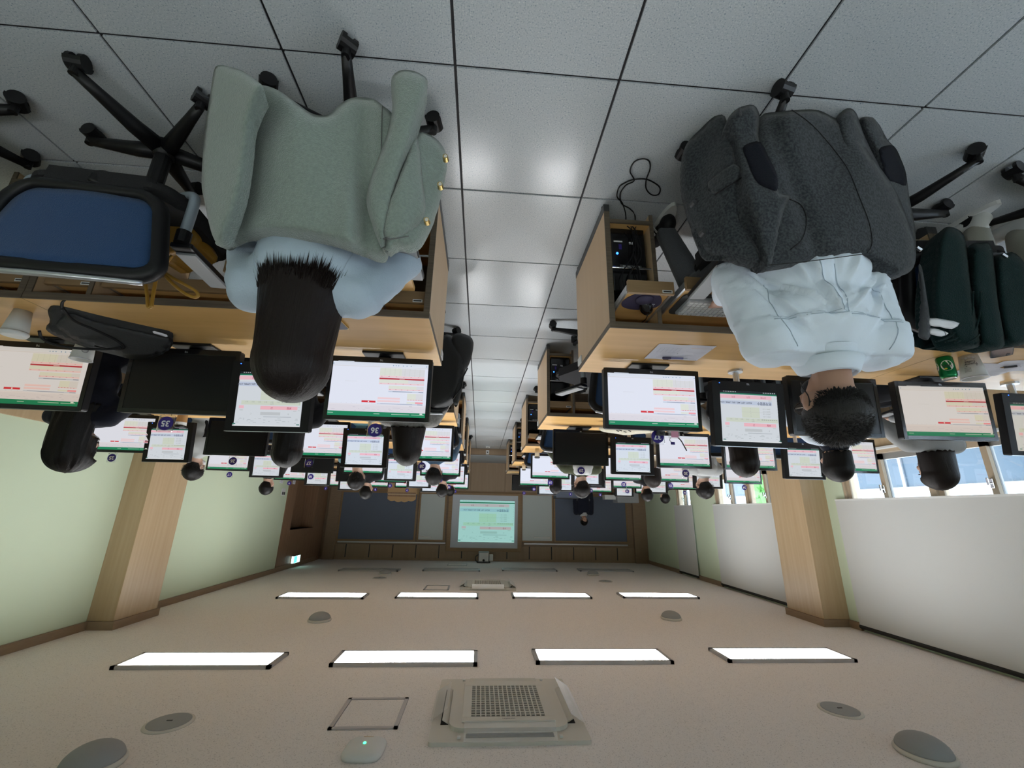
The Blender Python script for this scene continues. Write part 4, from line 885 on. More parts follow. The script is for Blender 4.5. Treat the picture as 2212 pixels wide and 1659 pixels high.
def tufts(n, rng, zlo, length, th, spread, fn=None):
    """single tapering hairs, three-sided, growing from the scalp"""
    v = []; f = []
    while n > 0:
        d = Vector((rng.gauss(0, 1), rng.gauss(0, 1), rng.gauss(0, 1))).normalized(); p = Vector((0.076*d.x, -0.012+0.096*d.y, 0.022+0.096*d.z))
        if p.z < zlo(p) : continue
        p = p+d*th; fl = fn(p, d) if fn else d; L = length(p)*rng.uniform(0.7, 1.25); e = p+(fl+Vector((rng.gauss(0, 1), rng.gauss(0, 1), rng.gauss(0, 1)))*spread).normalized()*L
        s = fl.orthogonal().normalized()*0.0011; t = fl.cross(s).normalized()*0.0011; i = len(v); mid = (p+e)/2+d*L*0.08
        v += [tuple(p-d*0.008+s), tuple(p-d*0.008-s*0.5+t), tuple(p-d*0.008-s*0.5-t), tuple(mid+s*0.8), tuple(mid-s*0.4+t*0.8), tuple(mid-s*0.4-t*0.8), tuple(e)]
        for a, b in ((0, 1), (1, 2), (2, 0)): f.append((i+a, i+b, i+b+3, i+a+3)); f.append((i+a+3, i+b+3, i+6))
        n -= 1
    return v, f
STYLE = {'short': dict(th=0.018, side=0.010, cut=(52, 92), amp=0.012), 'spiky': dict(th=0.011, side=0.004, cut=(50, 100), amp=0.01, zend=-0.042),
         'bob': dict(th=0.026, side=0.024, L=0.14, cut=(58, 66), flare=0.028, amp=0.012), 'long': dict(th=0.028, side=0.026, L=0.235, cut=(58, 66), flare=0.036, back=-0.006, amp=0.010, pinch=0.004),
         'longer': dict(th=0.024, side=0.018, L=0.30, cut=(56, 64), flare=0.02, back=-0.02, amp=0.03), 'curly': dict(th=0.040, side=0.040, L=0.28, cut=(66, 74), flare=0.045, amp=0.075),
         'cap': dict(th=0.024, side=0.020, L=0.085, cut=(60, 80), amp=0.006)}
def person(lab, ht, y, yaw=0.0, lean=0.0, hy=0.0, hp=0.0, hr=0.0, hair='short', hairm='hair_black', shirt='c_black', pants='c_dark', skin='skin_fair', b=1.0, hands=None, vox=0.013, n=64, stand=False, z0=0.0,
           mask=None, glasses=False, hood=None, collar=None, seed=1, wr=0.006, root_dx=0.0, elbow=(0.75, -0.35, -0.6), lean_x=0.0, extra=None, loose=0.0, sl=0.0, legs=None):
    """ht: top of the head in the room"""
    H = ht.z-z0; hipz = 0.52 if not stand else 0.90
    T = H-0.30-hipz; u = V(math.sin(lean_x), math.sin(lean), math.cos(lean)).normalized(); hip = V(0, 0, hipz); S = hip+u*T; N = S+u*0.045; hc = V(N.x+math.sin(lean_x)*0.1, N.y+0.022+0.14*math.sin(lean), H-0.118)
    rz = Matrix.Rotation(yaw, 3, 'Z'); root = V(ht.x, y, z0)-rz @ V(hc.x, hc.y, 0); root.z = z0
    t = thing('person', lab, 'person', root, yaw)
    HM = Matrix.Translation(hc) @ Euler((hp, hr, hy), 'XYZ').to_matrix().to_4x4()
    def torso(g):
        P = [('e', hip+u*0.02, (0.155*b+g, 0.115+g, 0.10+g)), ('e', hip+u*(T*0.42), (0.135*b+g, 0.100+g, 0.15+g)), ('e', hip+u*(T-0.12), (0.155*b+g, 0.108+g, 0.16+g)),
             ('c', S+V(-0.125*b, -0.005, -0.022), S+V(0.125*b, -0.005, -0.022), 0.058+g, 0.058+g), ('c', S+V(-0.07*b, -0.012, 0.0), N+V(0, -0.01, 0.01), 0.042+g, 0.046+g*0.6), ('c', S+V(0.07*b, -0.012, 0.0), N+V(0, -0.01, 0.01), 0.042+g, 0.046+g*0.6)]
        return P
    body = torso(0.0); cl = torso(0.014); hd = hands or (V(-0.14, 0.40, 0.665), V(0.14, 0.40, 0.665)); handp = []
    for s, w in ((-1, hd[0]), (1, hd[1])):
        sh = S+V(s*0.165*b, 0, -0.03); el, wr_ = ik(sh, w, 0.275, 0.245, V(s*elbow[0], elbow[1], elbow[2]))
        body += [('c', sh, el, 0.046, 0.038), ('c', el, wr_, 0.038, 0.027)]; d = (wr_-el).normalized(); d = (d+V(-s*0.10, 0.5, -d.z*0.6)) if not stand else d
        handp += hand_prims(wr_, d, s); cl += [('c', sh+V(0, 0, 0.006), el, 0.066*b+sl, 0.054+sl), ('c', el, wr_-(wr_-el)*0.08, 0.054+sl, 0.037+sl*0.5)]
    if loose: cl += [('e', hip+u*(T*0.35), (0.150*b+loose, 0.112+loose*0.4, 0.19)), ('e', hip+u*(T*0.72), (0.155*b+loose*0.7, 0.112+loose*0.3, 0.14))]
    tr = [('e', hip+u*0.0, (0.168*b, 0.128, 0.105))]
    for s in (-1, 1):
        hj = hip+V(s*0.085, 0.02, -0.02)
        if stand: kn = V(s*0.095, 0.02, 0.49); an = V(s*0.10, -0.01, 0.09); 
        else: kn = V(s*0.12, 0.43, 0.50); an = V(s*0.12, 0.40, 0.09)
        if legs: kn, an = legs[0 if s < 0 else 1]
        body += [('c', hj, kn, 0.075, 0.052), ('c', kn, an, 0.050, 0.034), ('e', an+V(0, 0.06, -0.045), (0.038, 0.115, 0.034)), ('e', an+V(0, -0.02, -0.03), (0.034, 0.045, 0.045))]
        tr += [('c', hj, kn, 0.092, 0.068), ('c', kn, an+V(0, 0, 0.01), 0.066, 0.052)]
    body += handp+[('c', N+V(0, -0.008, -0.03), HM @ V(0, -0.02, -0.04), 0.056, 0.052)]+xform(head_prims(), HM)
    bme = melt(body, min(vox, 0.0105) if vox < 0.015 else vox, 3, 'body'); obj('body', bme, M[skin], t, True)
    sm = melt(cl, vox, 7, 'shirt'); rn = seed*3.7
    def wrinkle(co, no):
        d = np.empty(len(co))
        for i, c in enumerate(co): d[i] = noise.noise(Vector((c[0]*9+rn, c[1]*9, c[2]*14)))*0.6+noise.noise(Vector((c[0]*22, c[1]*22+rn, c[2]*30)))*0.4
        return d*wr
    displace(sm, wrinkle)
    if extra: displace(sm, lambda co, no: extra(co, no, S, N))
    top = obj('top', sm, M[shirt], t, True)
    pm = melt(tr, vox*1.2, 5, 'trousers'); obj('trousers', pm, M[pants], t, True)
    for s in (-1, 1):
        an = legs[0 if s < 0 else 1][1] if legs else V(s*0.12, 0.40, 0.09) if not stand else V(s*0.10, -0.01, 0.09)
        o = obj('shoe', melt([('e', an+V(0, 0.075, -0.048), (0.047, 0.120, 0.036)), ('e', an+V(0, -0.025, -0.035), (0.042, 0.055, 0.053)), ('e', an+V(0, 0.0, -0.01), (0.040, 0.05, 0.05))], 0.011, 3, 'shoe'), M['matte_black'], t, True)
        so = obj('sole', prism(bmesh.new(), [(an.x+0.048*math.cos(q)*(0.9+0.1*math.sin(q)), an.y+0.035+0.165*math.sin(q)) for q in [2*PI*i/20 for i in range(20)]], 0.0, 0.022), M['white_plastic'], o)
    st_ = STYLE[hair]; v, f = hair_mesh(st_, n, seed); hm = bpy.data.meshes.new('hair')
    if hair == 'spiky':
        rg = random.Random(seed)
        hv, hf = tufts(5200, rg, lambda p: (0.055 if p.y > 0.05 else 0.035 if p.y > -0.03 else -0.035), lambda p: 0.007+0.017*min(1, max(0, (p.z-0.02)/0.08)), 0.004, 0.12,
                       lambda p, d: (d*0.55+Vector((p.x-0.02, p.y+0.065, (p.z-0.09)*0.6)).normalized()*0.9).normalized())
        o_ = len(v); v = v+hv; f = f+[tuple(i+o_ for i in q) for q in hf]
    elif hair in ('short',) and n >= 60:
        rg = random.Random(seed); hv, hf = tufts(700, rg, lambda p: (0.06 if p.y > 0.05 else -0.02), lambda p: 0.022, 0.012, 0.25, lambda p, d: (d*0.45+Vector((d.x*0.3, -d.y*0.2, -0.6))).normalized()); o_ = len(v); v = v+hv; f = f+[tuple(i+o_ for i in q) for q in hf]
    hm.from_pydata([tuple(HM @ Vector(p)) for p in v], [], f); hm.update(); bmx = bmesh.new(); bmx.from_mesh(hm); bmesh.ops.recalc_face_normals(bmx, faces=bmx.faces); bmx.to_mesh(hm); bmx.free()
    h = obj('hair', hm, M[hairm], t, True)
    if n >= 60:
        for s in (-1, 1):
            e = bmesh.new(); prim_ball(e, HM @ V(s*0.031, 0.083, 0.002), (0.010, 0.006, 0.006)); obj('eye', e, M['eye'], t, True)
            e = bmesh.new(); prim_ball(e, HM @ V(s*0.031, 0.088, 0.020), (0.017, 0.005, 0.0035)); obj('eyebrow', e, M[hairm], t, True)
        e = bmesh.new(); prim_ball(e, HM @ V(0, 0.094, -0.062), (0.022, 0.006, 0.006)); obj('lips', e, M['lips'], t, True)
    if mask:
        mm = melt([('e', HM @ V(0, 0.045, -0.060), (0.060, 0.064, 0.044), HM.to_3x3())], 0.009, 2, 'face_mask'); k = obj('face_mask', mm, M[mask], t, True)
        for s in (-1, 1):
            lp = bmesh.new(); tube(lp, [HM @ p for p in smooth_path([V(s*0.058, 0.075, -0.035), V(s*0.079, 0.03, -0.005), V(s*0.086, -0.018, 0.012), V(s*0.088, -0.026, -0.02), V(s*0.078, 0.02, -0.06), V(s*0.05, 0.075, -0.085)])], 0.0017, 6)
            obj('ear_loop', lp, M['matte_black'] if mask == 'c_black' else M[mask], k, True)
    if glasses:
        gl = bmesh.new()
        for s in (-1, 1):
            tube(gl, [HM @ V(s*0.034+0.026*math.cos(a), 0.108-0.12*abs(s*0.034+0.026*math.cos(a))**1.5, 0.003+0.020*math.sin(a)) for a in [2*PI*i/20 for i in range(20)]], 0.0018, 6, True)
            tube(gl, [HM @ p for p in (V(s*0.06, 0.098, 0.006), V(s*0.080, 0.06, 0.008), V(s*0.086, -0.005, 0.010), V(s*0.084, -0.03, -0.006))], 0.0020, 6)
        tube(gl, [HM @ V(-0.009, 0.109, 0.006), HM @ V(0.009, 0.109, 0.006)], 0.0018, 6); gf = obj('glasses', gl, M['gloss_black'], t, True); ln = bmesh.new()
        for s in (-1, 1): cyl(ln, HM @ V(s*0.034, 0.106, 0.003), HM @ V(s*0.034, 0.1075, 0.003), 0.024, n=20)
        obj('lens', ln, M['glass'], gf)
    if hood:
        hm_ = melt([('e', S+V(0, -0.10, -0.03), (0.125, 0.050, 0.085)), ('e', S+V(-0.06, -0.07, 0.02), (0.05, 0.06, 0.045)), ('e', S+V(0.06, -0.07, 0.02), (0.05, 0.06, 0.045)), ('e', S+V(0, -0.085, 0.015), (0.09, 0.05, 0.05))], vox, 4, 'hood'); displace(hm_, wrinkle); obj('hood', hm_, M[hood], top, True)
    if collar:
        cb = bmesh.new(); R = []
        base = N+V(0, -0.008, -0.005)
        for j, (rr, dz) in enumerate(((0.095, -0.035), (0.080, 0.012), (0.073, 0.044), (0.076, 0.049), (0.084, 0.043), (0.102, 0.000), (0.097, -0.003))):
            R.append([cb.verts.new(base+V(rr*math.sin(a), rr*1.02*math.cos(a)+0.012, dz-0.022*max(0, math.cos(a)))) for a in [2*PI*i/40 for i in range(40)]])
        for A, C in zip(R, R[1:]):
            for k in range(40): cb.faces.new((A[k], A[(k+1) % 40], C[(k+1) % 40], C[k]))
        obj('collar', cb, M[collar], top, True)
    t['hc'] = list(hc)
    return t, HM, S, N
from mathutils.bvhtree import BVHTree
def surface_line(o, pts, r, m, name='seam', parent=None):
    bv = BVHTree.FromPolygons([v.co for v in o.data.vertices], [p.vertices for p in o.data.polygons]); out = []
    for p in smooth_path([V(x, 0, z) for x, z in pts], 6):
        h = bv.ray_cast(V(p.x, -1.0, p.z), V(0, 1, 0))[0]
        if h is not None: out.append(h-V(0, 0.0010, 0))
    if len(out) > 2: return obj(name, tube(bmesh.new(), out, r, 5), m, parent or o, True)
# ---- the woman at seat 36
p36, HM36, S36, N36 = person('woman in a pale blue top with long straight dark hair at seat 36', at(626, 850, 1.23), 1.23, yaw=-0.02, lean=-0.05, hy=0.10, hp=-0.02, hair='long', hairm='hair_brown', shirt='c_blue', pants='c_dark', b=0.98, vox=0.011, n=160,
    hands=(V(-0.14, 0.33, 0.65), V(0.16, 0.32, 0.65)), elbow=(0.72, -0.15, -0.70), wr=0.010, seed=4, loose=0.045, sl=0.008)
M['seam_blue'] = mat('blue_seam_thread', (0.40, 0.48, 0.56), 0.9)
t36 = [c for c in p36.children if c.name.startswith('top')][0]
for sx in (-1, 1): surface_line(t36, [(sx*0.085, S36.z+0.02), (sx*0.125, S36.z-0.06), (sx*0.150, S36.z-0.16), (sx*0.158, S36.z-0.24)], 0.0014, M['seam_blue'])
rg = random.Random(11); v = []; f = []
for k in range(900):       # loose hair ends along the lower edge
    a = PI+rg.uniform(-1.75, 1.75); rx, ry = 0.134, 0.114; q = V(rx*math.sin(a), -0.012+ry*math.cos(a), -0.228+rg.uniform(0.0, 0.05)); L = rg.uniform(0.02, 0.055)*(1+0.5*abs(math.sin(a)))
    d = V(0.35*math.sin(a)*rg.uniform(0.3, 1.6), 0.35*math.cos(a)*rg.uniform(0.2, 0.8), -1).normalized(); s = V(math.cos(a), -math.sin(a), 0)*rg.uniform(0.001, 0.0026); i = len(v); o2 = V(math.sin(a), math.cos(a), 0)*0.0012
    v += [tuple(HM36 @ (q-s)), tuple(HM36 @ (q+s)), tuple(HM36 @ (q+o2*2)), tuple(HM36 @ (q+d*L))]; f += [(i, i+1, i+3), (i+1, i+2, i+3), (i+2, i, i+3)]
me = bpy.data.meshes.new('hair_ends'); me.from_pydata(v, [], f); hobj = [c for c in p36.children if c.name.startswith('hair')][0]; he = obj('hair_ends', me, M['hair_brown'], hobj); he['kind'] = 'stuff'
# ---- the man at seat 37
def pleats(co, no, S, N):
    x = co[:, 0]; z = co[:, 2]-S.z; back = (co[:, 1] < S.y+0.02).astype(float); d = np.zeros(len(co))
    d += back*(z < -0.088)*(0.014*np.exp(-((x-0.016-0.22*(-z-0.09))/0.010)**2)-0.012*np.exp(-((x-0.038-0.22*(-z-0.09))/0.011)**2)-0.010*np.exp(-((x+0.016)/0.012)**2))
    d += 0.008*back*(z > -0.088)*(z < 0.03)                       # the yoke lies over the back
    for sx, z0, sl, a, w in ((-0.13, -0.20, 0.9, 0.013, 0.010), (-0.17, -0.16, 1.4, 0.012, 0.012), (0.14, -0.20, -0.8, 0.013, 0.010), (0.17, -0.15, -1.5, 0.011, 0.011), (0.10, -0.26, -1.8, 0.011, 0.012), (-0.09, -0.28, 1.9, 0.011, 0.012), (0.06, -0.15, -0.35, 0.007, 0.008), (-0.06, -0.16, 0.45, 0.007, 0.008)):
        q = (x-sx-(z-z0)/sl); L = np.exp(-((z-z0)/0.10)**2); d += back*L*(a*np.exp(-(q/w)**2)-0.6*a*np.exp(-((q-2.0*w)/w)**2))
    return d
p37, HM37, S37, N37 = person('man in a white shirt with short greying hair and glasses at seat 37', at(1815, 952, 1.24), 1.24, yaw=0.05, lean=-0.06, hy=0.10, hp=-0.12, hr=0.03, hair='spiky', hairm='hair_grey', shirt='c_white', pants='c_pants', skin='skin', b=1.12, vox=0.009, n=96, loose=0.06, sl=0.014, legs=((V(-0.14, 0.42, 0.50), V(-0.14, 0.38, 0.09)), (V(0.18, 0.42, 0.50), V(0.235, 0.55, 0.09))),
    hands=(V(-0.16, 0.24, 0.648), V(0.17, 0.23, 0.648)), elbow=(0.40, -0.25, -0.85), mask='c_black', glasses=True, collar='c_white', wr=0.011, seed=6, extra=pleats)
t37 = [c for c in p37.children if c.name.startswith('top')][0]
for dz, r in ((-0.085, 0.0016), (-0.093, 0.0008)): surface_line(t37, [(-0.21, S37.z+dz+0.012), (-0.12, S37.z+dz+0.004), (0.0, S37.z+dz), (0.12, S37.z+dz+0.004), (0.21, S37.z+dz+0.012)], r, M['seam_blue'])
for a, b_, c_ in ((0.014, 0.03, 0.055), (-0.016, -0.02, -0.01)): surface_line(t37, [(a, S37.z-0.09), (b_, S37.z-0.17), (c_, S37.z-0.27)], 0.0014, M['seam_blue'])
for sx in (-1, 1): surface_line(t37, [(sx*0.150, S37.z+0.02), (sx*0.185, S37.z-0.06), (sx*0.195, S37.z-0.15), (sx*0.190, S37.z-0.24)], 0.0014, M['seam_blue'])
for c in p37.children:
    if c.name.startswith('face_mask'): pass
    if c.name.startswith('shoe'):
        right = np.mean([q.co.x for q in c.data.vertices]) > 0; an = V(0.235, 0.55, 0.09) if right else V(-0.14, 0.38, 0.09)
        for k in range(3): obj('stripe', B(an+V((1 if right else -1)*0.045, 0.035+0.026*k, -0.045), (0.006, 0.010, 0.055), Euler((0.45, (-0.15 if right else 0.15), 0)).to_matrix(), 0.002), M['white_plastic'], c)
rowp = lambda r: ROWY[r]-0.50
def P(n, lab, u, v, r, dy=0.0, **kw):
    y = rowp(r)+dy; big = r == 4; kw.setdefault('seed', n); kw.setdefault('vox', 0.013 if big else 0.017); kw.setdefault('n', 72 if big else 60 if r == 3 else 40)
    return person(lab, at(u, v, y), y, **kw)
P(25, 'woman in black with long wavy dark hair and a white mask at seat 25', 150, 1008, 4, -0.20, hy=0.45, hair='curly', shirt='c_navy', mask='mask_white', b=1.0)
P(28, 'woman in a heather grey top with a smooth dark bob at seat 28', 878, 999, 4, hair='bob', hairm='hair_brown', shirt='c_heather', hy=0.08, hp=-0.15)
P(27, 'woman with long straight black hair at seat 27', 617, 1003, 4, hair='longer', shirt='c_black', hp=-0.1, seed=9)
P(30, 'woman with long straight dark hair at seat 30 behind the square monitor', 1610, 1025, 4, hair='longer', hairm='hair_brown', shirt='c_ltgrey', hy=0.1)
P(31, 'person in a white collared shirt with round black hair at seat 31', 1812, 1035, 4, hair='cap', shirt='c_white', collar='c_navy', hy=0.05)
P(32, 'person in a light grey sweater with a dark brown bob near the windows', 2030, 1052, 4, -0.12, hair='bob', hairm='hair_brown', shirt='c_ltgrey', hy=-0.1, b=1.12, loose=0.03)
P(20, 'man in a blue denim shirt at seat 20', 937, 1046, 3, hair='short', shirt='c_denim', b=1.1, hy=0.3)
P(19, 'person in a teal top with black hair and both ears showing at seat 19', 768, 1055, 3, hair='short', shirt='c_teal', hp=-0.25)
P(17, 'person in light grey with short wavy hair and a white mask at seat 17', 415, 1035, 3, hair='short', shirt='c_ltgrey', mask='mask_white', hy=0.15)
P(21, 'person in an olive jacket with a white hood at seat 21', 1256, 1073, 3, hair='short', shirt='c_olive', hood='c_ltgrey', hands=(V(-0.14, 0.40, 0.665), V(0.42, 0.36, 0.665)), hp=-0.1, hy=-0.35, b=1.1)
P(22, 'person in a beige top with dark brown hair at seat 22', 1410, 1050, 3, hair='cap', hairm='hair_brown', shirt='c_beige')
P(23, 'person in a pale grey hooded top with short black hair at seat 23', 1523, 1075, 3, hair='short', shirt='c_ltgrey', hood='c_ltgrey', hy=-0.15, b=1.08)
P(11, 'person in black with a round head of short hair at seat 11', 790, 1076, 2, hair='short', shirt='c_black', hy=0.3)
P(12, 'person with short black hair at seat 12', 955, 1072, 2, hair='short', shirt='c_black', hy=0.3)
P(9, 'person with short hair and a bare neck at seat 9 against the green wall', 574, 1067, 2, hair='short', shirt='c_black', hy=0.2)
P(13, 'person with smooth black hair at seat 13, hand on the mouse', 1200, 1064, 2, hair='cap', shirt='c_black', hands=(V(-0.14, 0.40, 0.665), V(0.43, 0.36, 0.665)))
P(15, 'person in a black top with short dark hair at seat 15', 1398, 1081, 2, hair='short', shirt='c_black', hy=-0.1, skin='skin')
P(4, 'front row person with short black hair just below the projection screen edge', 972, 1070, 1, hair='short', shirt='c_black')
P(8, 'front row person with short black hair nearest the window wall', 1437, 1086, 1, hair='short', shirt='c_black', hy=-0.1)
person('instructor in a dark suit standing on the stage with head bowed', at(1262, 1134, 11.5), 11.5, yaw=PI-0.15, stand=True, z0=0.18, hp=-0.35, hair='short', shirt='c_navy', pants='c_navy', skin='skin', vox=0.015, n=64, hands=(V(-0.24, 0.06, 0.62), V(0.24, 0.06, 0.62)), collar='c_ltgrey', b=1.25, elbow=(0.8, -0.6, 0.0))
p39 = person('seated person in pale grey trousers and white sneakers at seat 39, mostly out of view', V(-2.62, 1.27, 1.24), 1.27, yaw=0.0, shirt='c_ltgrey', pants='c_cream', n=64)[0]
for c in p39.children:
    if c.name.startswith('shoe'): c.data.materials.clear(); c.data.materials.append(M['white_plastic'])

# ---- chairs
chair(0.56, 1.36, 0.0, 'office chair draped with the sage green coat at seat 36', base_rot=-0.17, drop=0.15)
chair(-1.13, 1.37, 0.06, 'office chair draped with the grey wool coat at seat 37', base_rot=0.28, drop=0.20)
chair(1.375, 1.49, -0.08, 'empty office chair with a blue mesh back at seat 35', base_rot=0.35)
chair(2.18, 1.36, -0.35, 'office chair at the frame edge at seat 34', base_rot=0.9)
chair(-1.92, 1.55, 0.10, 'office chair under the dark green jacket at seat 38', base_rot=-0.35)
chair(-2.62, 1.36, 0.0, 'office chair of the person in pale trousers at seat 39', base_rot=0.2)
CH_ = {25: 0.1, 26: 0.2, 27: 0, 28: -0.05, 29: None, 30: 0, 31: 0.05, 32: 0.3, 20: 0, 19: 0, 17: 0, 18: 0.2, 21: 0, 22: 0, 23: 0, 24: 0.1, 9: 0, 11: 0, 12: 0, 13: 0, 15: 0, 4: 0, 8: 0}
for n, rz in CH_.items():
    r, x = SEATS[n]
    if n == 29: chair(-0.86, ROWY[4]-0.50, -0.55, 'empty office chair turned aside at seat 29', base_rot=0.4)
    else: chair(x+(0.0 if n not in (25, 19) else -0.15), ROWY[r]-0.36, rz, 'occupied or pushed-in office chair, ' + where(n), base_rot=0.2*(n % 5))

# ================================================================== COATS, JACKETS AND BAGS
def z3(s, ox, oy, pts): return [(ox+x*s, oy+y*s) for x, y in pts]
def line_px(name, pts, yfn, r, m, parent, og, dy=-0.002): return obj(name, tube(bmesh.new(), [p-V(*og) for p in smooth_path([at(u, v, yfn(u, v)+dy) for u, v in pts], 5)], r, 6), m, parent, True)
# sage green coat over the chair of seat 36
og = (0.56, 1.06, 0.0)
ct = thing('draped_coat', 'fluffy sage green coat hung over the chair of seat 36', 'coat', og)
def y36(u, v): return 1.035+0.16*((u-690)/260)**2-0.018*math.sin((u-560)/38.0)*sstep(520, 250, v)-0.03*sstep(520, 200, v)-0.022*gz(u, 755, 26)*sstep(330, 480, v)+0.03*gz(u, 790, 22)
obj36 = cushion('coat_back', z3(.3376, 400, 0, [(190, 1555), (230, 1560), (330, 1500), (480, 1478), (640, 1480), (800, 1500), (960, 1540), (1120, 1600), (1220, 1635), (1290, 1600), (1350, 1300), (1400, 1000), (1390, 820), (1320, 720), (1270, 680), (1220, 640), (1150, 622), (1060, 628), (985, 670), (930, 725), (870, 738), (800, 720), (700, 650), (600, 580), (500, 545), (430, 555), (400, 620), (380, 760), (355, 950), (320, 1180), (270, 1380)]), y36, 0.075, M['c_mint'], ct, step=8, D=22, origin=og)
def y36b(u, v): return 1.045+0.10*((470-u)/60)*0.9-0.03*sstep(500, 200, v)+0.012*math.sin(v/40)
cushion('sleeve', z3(.3376, 400, 0, [(205, 1560), (165, 1480), (125, 1300), (105, 1180), (112, 1000), (130, 800), (160, 600), (185, 450), (215, 415), (280, 425), (370, 455), (450, 510), (500, 560), (470, 620), (420, 760), (400, 950), (360, 1200), (290, 1420), (240, 1540)]), y36b, 0.07, M['c_mint'], ct, step=8, D=24, origin=og)
line_px('seam', z3(.3376, 400, 0, [(232, 1410), (285, 1400), (320, 1220), (350, 1050)]), lambda u, v: 1.035, 0.0016, M['hair_grey_tip'], ct, og, -0.006)
def y36c(u, v): return 0.985+0.04*sstep(200, 450, v)
cushion('sleeve', z3(.3376, 400, 0, [(1265, 1600), (1200, 1450), (1160, 1300), (1175, 1180), (1215, 1060), (1255, 960), (1300, 830), (1325, 700), (1318, 560), (1325, 490), (1375, 450), (1440, 448), (1510, 475), (1552, 520), (1530, 620), (1480, 790), (1420, 980), (1370, 1130), (1330, 1280), (1290, 1480)]), y36c, 0.085, M['c_mint'], ct, step=7, D=20, origin=og)
def y36d(u, v): return 1.05+0.07*sstep(860, 960, u)
cushion('front_panel', z3(.3376, 400, 0, [(1275, 1600), (1290, 1400), (1360, 1150), (1430, 950), (1490, 850), (1560, 860), (1625, 905), (1668, 980), (1674, 1080), (1650, 1190), (1610, 1340), (1560, 1470), (1495, 1560), (1420, 1585), (1360, 1570), (1300, 1610)]), y36d, 0.06, M['c_mint'], ct, step=7, D=20, origin=og)
cushion('lapel', z3(.3376, 400, 0, [(1270, 1500), (1290, 1340), (1350, 1180), (1420, 1000), (1475, 860), (1500, 960), (1520, 1150), (1538, 1340), (1500, 1420), (1420, 1480), (1340, 1520)]), lambda u, v: y36d(u, v)-0.022, 0.03, M['c_mint'], ct, step=7, D=12, origin=og)
for u, v in z3(.3376, 400, 0, [(1634, 1192), (1548, 1418), (1668, 1015)]):
    p = at(u, v, 1.052); bm = bmesh.new(); cyl(bm, p-V(*og)+V(0, 0.006, 0), p-V(*og)+V(0.001, -0.012, 0.002), 0.0095, 0.008, 16); b_ = obj('button', bm, M['gold'], ct); bm = bmesh.new(); cyl(bm, p-V(*og)+V(0, -0.010, 0.002), p-V(*og)+V(0, -0.0135, 0.003), 0.0055, 0.005, 12); obj('button_center', bm, M['off_white'], b_)
line_px('seam', z3(.3376, 400, 0, [(1262, 680), (1258, 800), (1255, 980)]), y36, 0.0014, M['hair_grey_tip'], ct, og, -0.003); line_px('seam', z3(.3376, 400, 0, [(1250, 1525), (1330, 1530), (1430, 1510)]), y36d, 0.0014, M['hair_grey_tip'], ct, og, -0.012)

# charcoal grey wool coat over the chair of seat 37
og = (-1.13, 1.08, 0.0); s_, ox, oy = .4575, 1200, 150
cg = thing('draped_coat', 'charcoal grey wool coat with navy elbow patches hung over the chair of seat 37', 'coat', og)
def y37(u, v): return 1.075+0.15*((u-1740)/270)**2+0.02*math.sin((u-1600)/33.0+v/160)*sstep(560, 300, v)-0.02*sstep(560, 250, v)+0.018*gz(u-0.35*(v-400), 1715, 20)
cushion('coat_back', z3(s_, ox, oy, [(960, 900), (1010, 930), (1120, 912), (1250, 893), (1370, 878), (1470, 888), (1540, 930), (1620, 975), (1690, 935), (1700, 830), (1660, 700), (1600, 560), (1500, 420), (1430, 320), (1360, 250), (1310, 225), (1240, 192), (1150, 190), (1050, 200), (975, 215), (940, 300), (930, 500), (930, 700)]), y37, 0.08, M['c_wool'], cg, step=9, D=22, origin=og)
def y37a(u, v): return 1.10+0.16*sstep(1600, 1475, u)-0.02*sstep(560, 250, v)+0.012*math.sin(v/45+u/30)
cushion('front_panel', z3(s_, ox, oy, [(1000, 928), (900, 905), (820, 882), (740, 885), (700, 850), (650, 720), (605, 570), (597, 430), (620, 350), (680, 285), (740, 228), (775, 214), (800, 222), (822, 290), (850, 400), (880, 560), (930, 740), (985, 900)]), y37a, 0.06, M['c_wool'], cg, step=9, D=20, origin=og)
def y37b(u, v): return 1.045+0.02*math.sin(v/38)
cushion('sleeve', z3(s_, ox, oy, [(990, 930), (965, 860), (930, 720), (895, 590), (870, 480), (845, 370), (815, 280), (812, 235), (850, 190), (890, 172), (935, 168), (962, 210), (968, 320), (1000, 430), (1045, 530), (1060, 580), (1110, 595), (1085, 650), (1065, 740), (1050, 840), (1020, 920)]), y37b, 0.08, M['c_wool'], cg, step=8, D=20, origin=og)
pt = cushion('elbow_patch', z3(s_, ox, oy, [(884, 372), (915, 348), (968, 342), (1005, 410), (1040, 480), (1050, 530), (1045, 572), (1005, 562), (960, 540), (930, 495), (905, 430)]), lambda u, v: y37b(u, v)-0.006, 0.008, M['lining'], cg, step=7, D=7, origin=og)
def y37c(u, v): return 1.09+0.14*sstep(1850, 1985, u)+0.012*math.sin(u/14.0)
cushion('sleeve', z3(s_, ox, oy, [(1640, 970), (1600, 978), (1570, 900), (1520, 760), (1450, 600), (1390, 440), (1335, 320), (1322, 240), (1350, 200), (1385, 182), (1420, 205), (1450, 290), (1490, 380), (1540, 480), (1600, 640), (1650, 800), (1680, 900)]), y37c, 0.07, M['c_wool'], cg, step=8, D=18, origin=og)
cushion('sleeve', z3(s_, ox, oy, [(1690, 930), (1650, 830), (1600, 690), (1545, 520), (1500, 400), (1450, 290), (1438, 235), (1470, 215), (1505, 218), (1535, 270), (1570, 335), (1615, 385), (1655, 500), (1672, 610), (1697, 740), (1702, 850)]), lambda u, v: y37c(u, v)+0.03, 0.07, M['c_wool'], cg, step=8, D=18, origin=og)
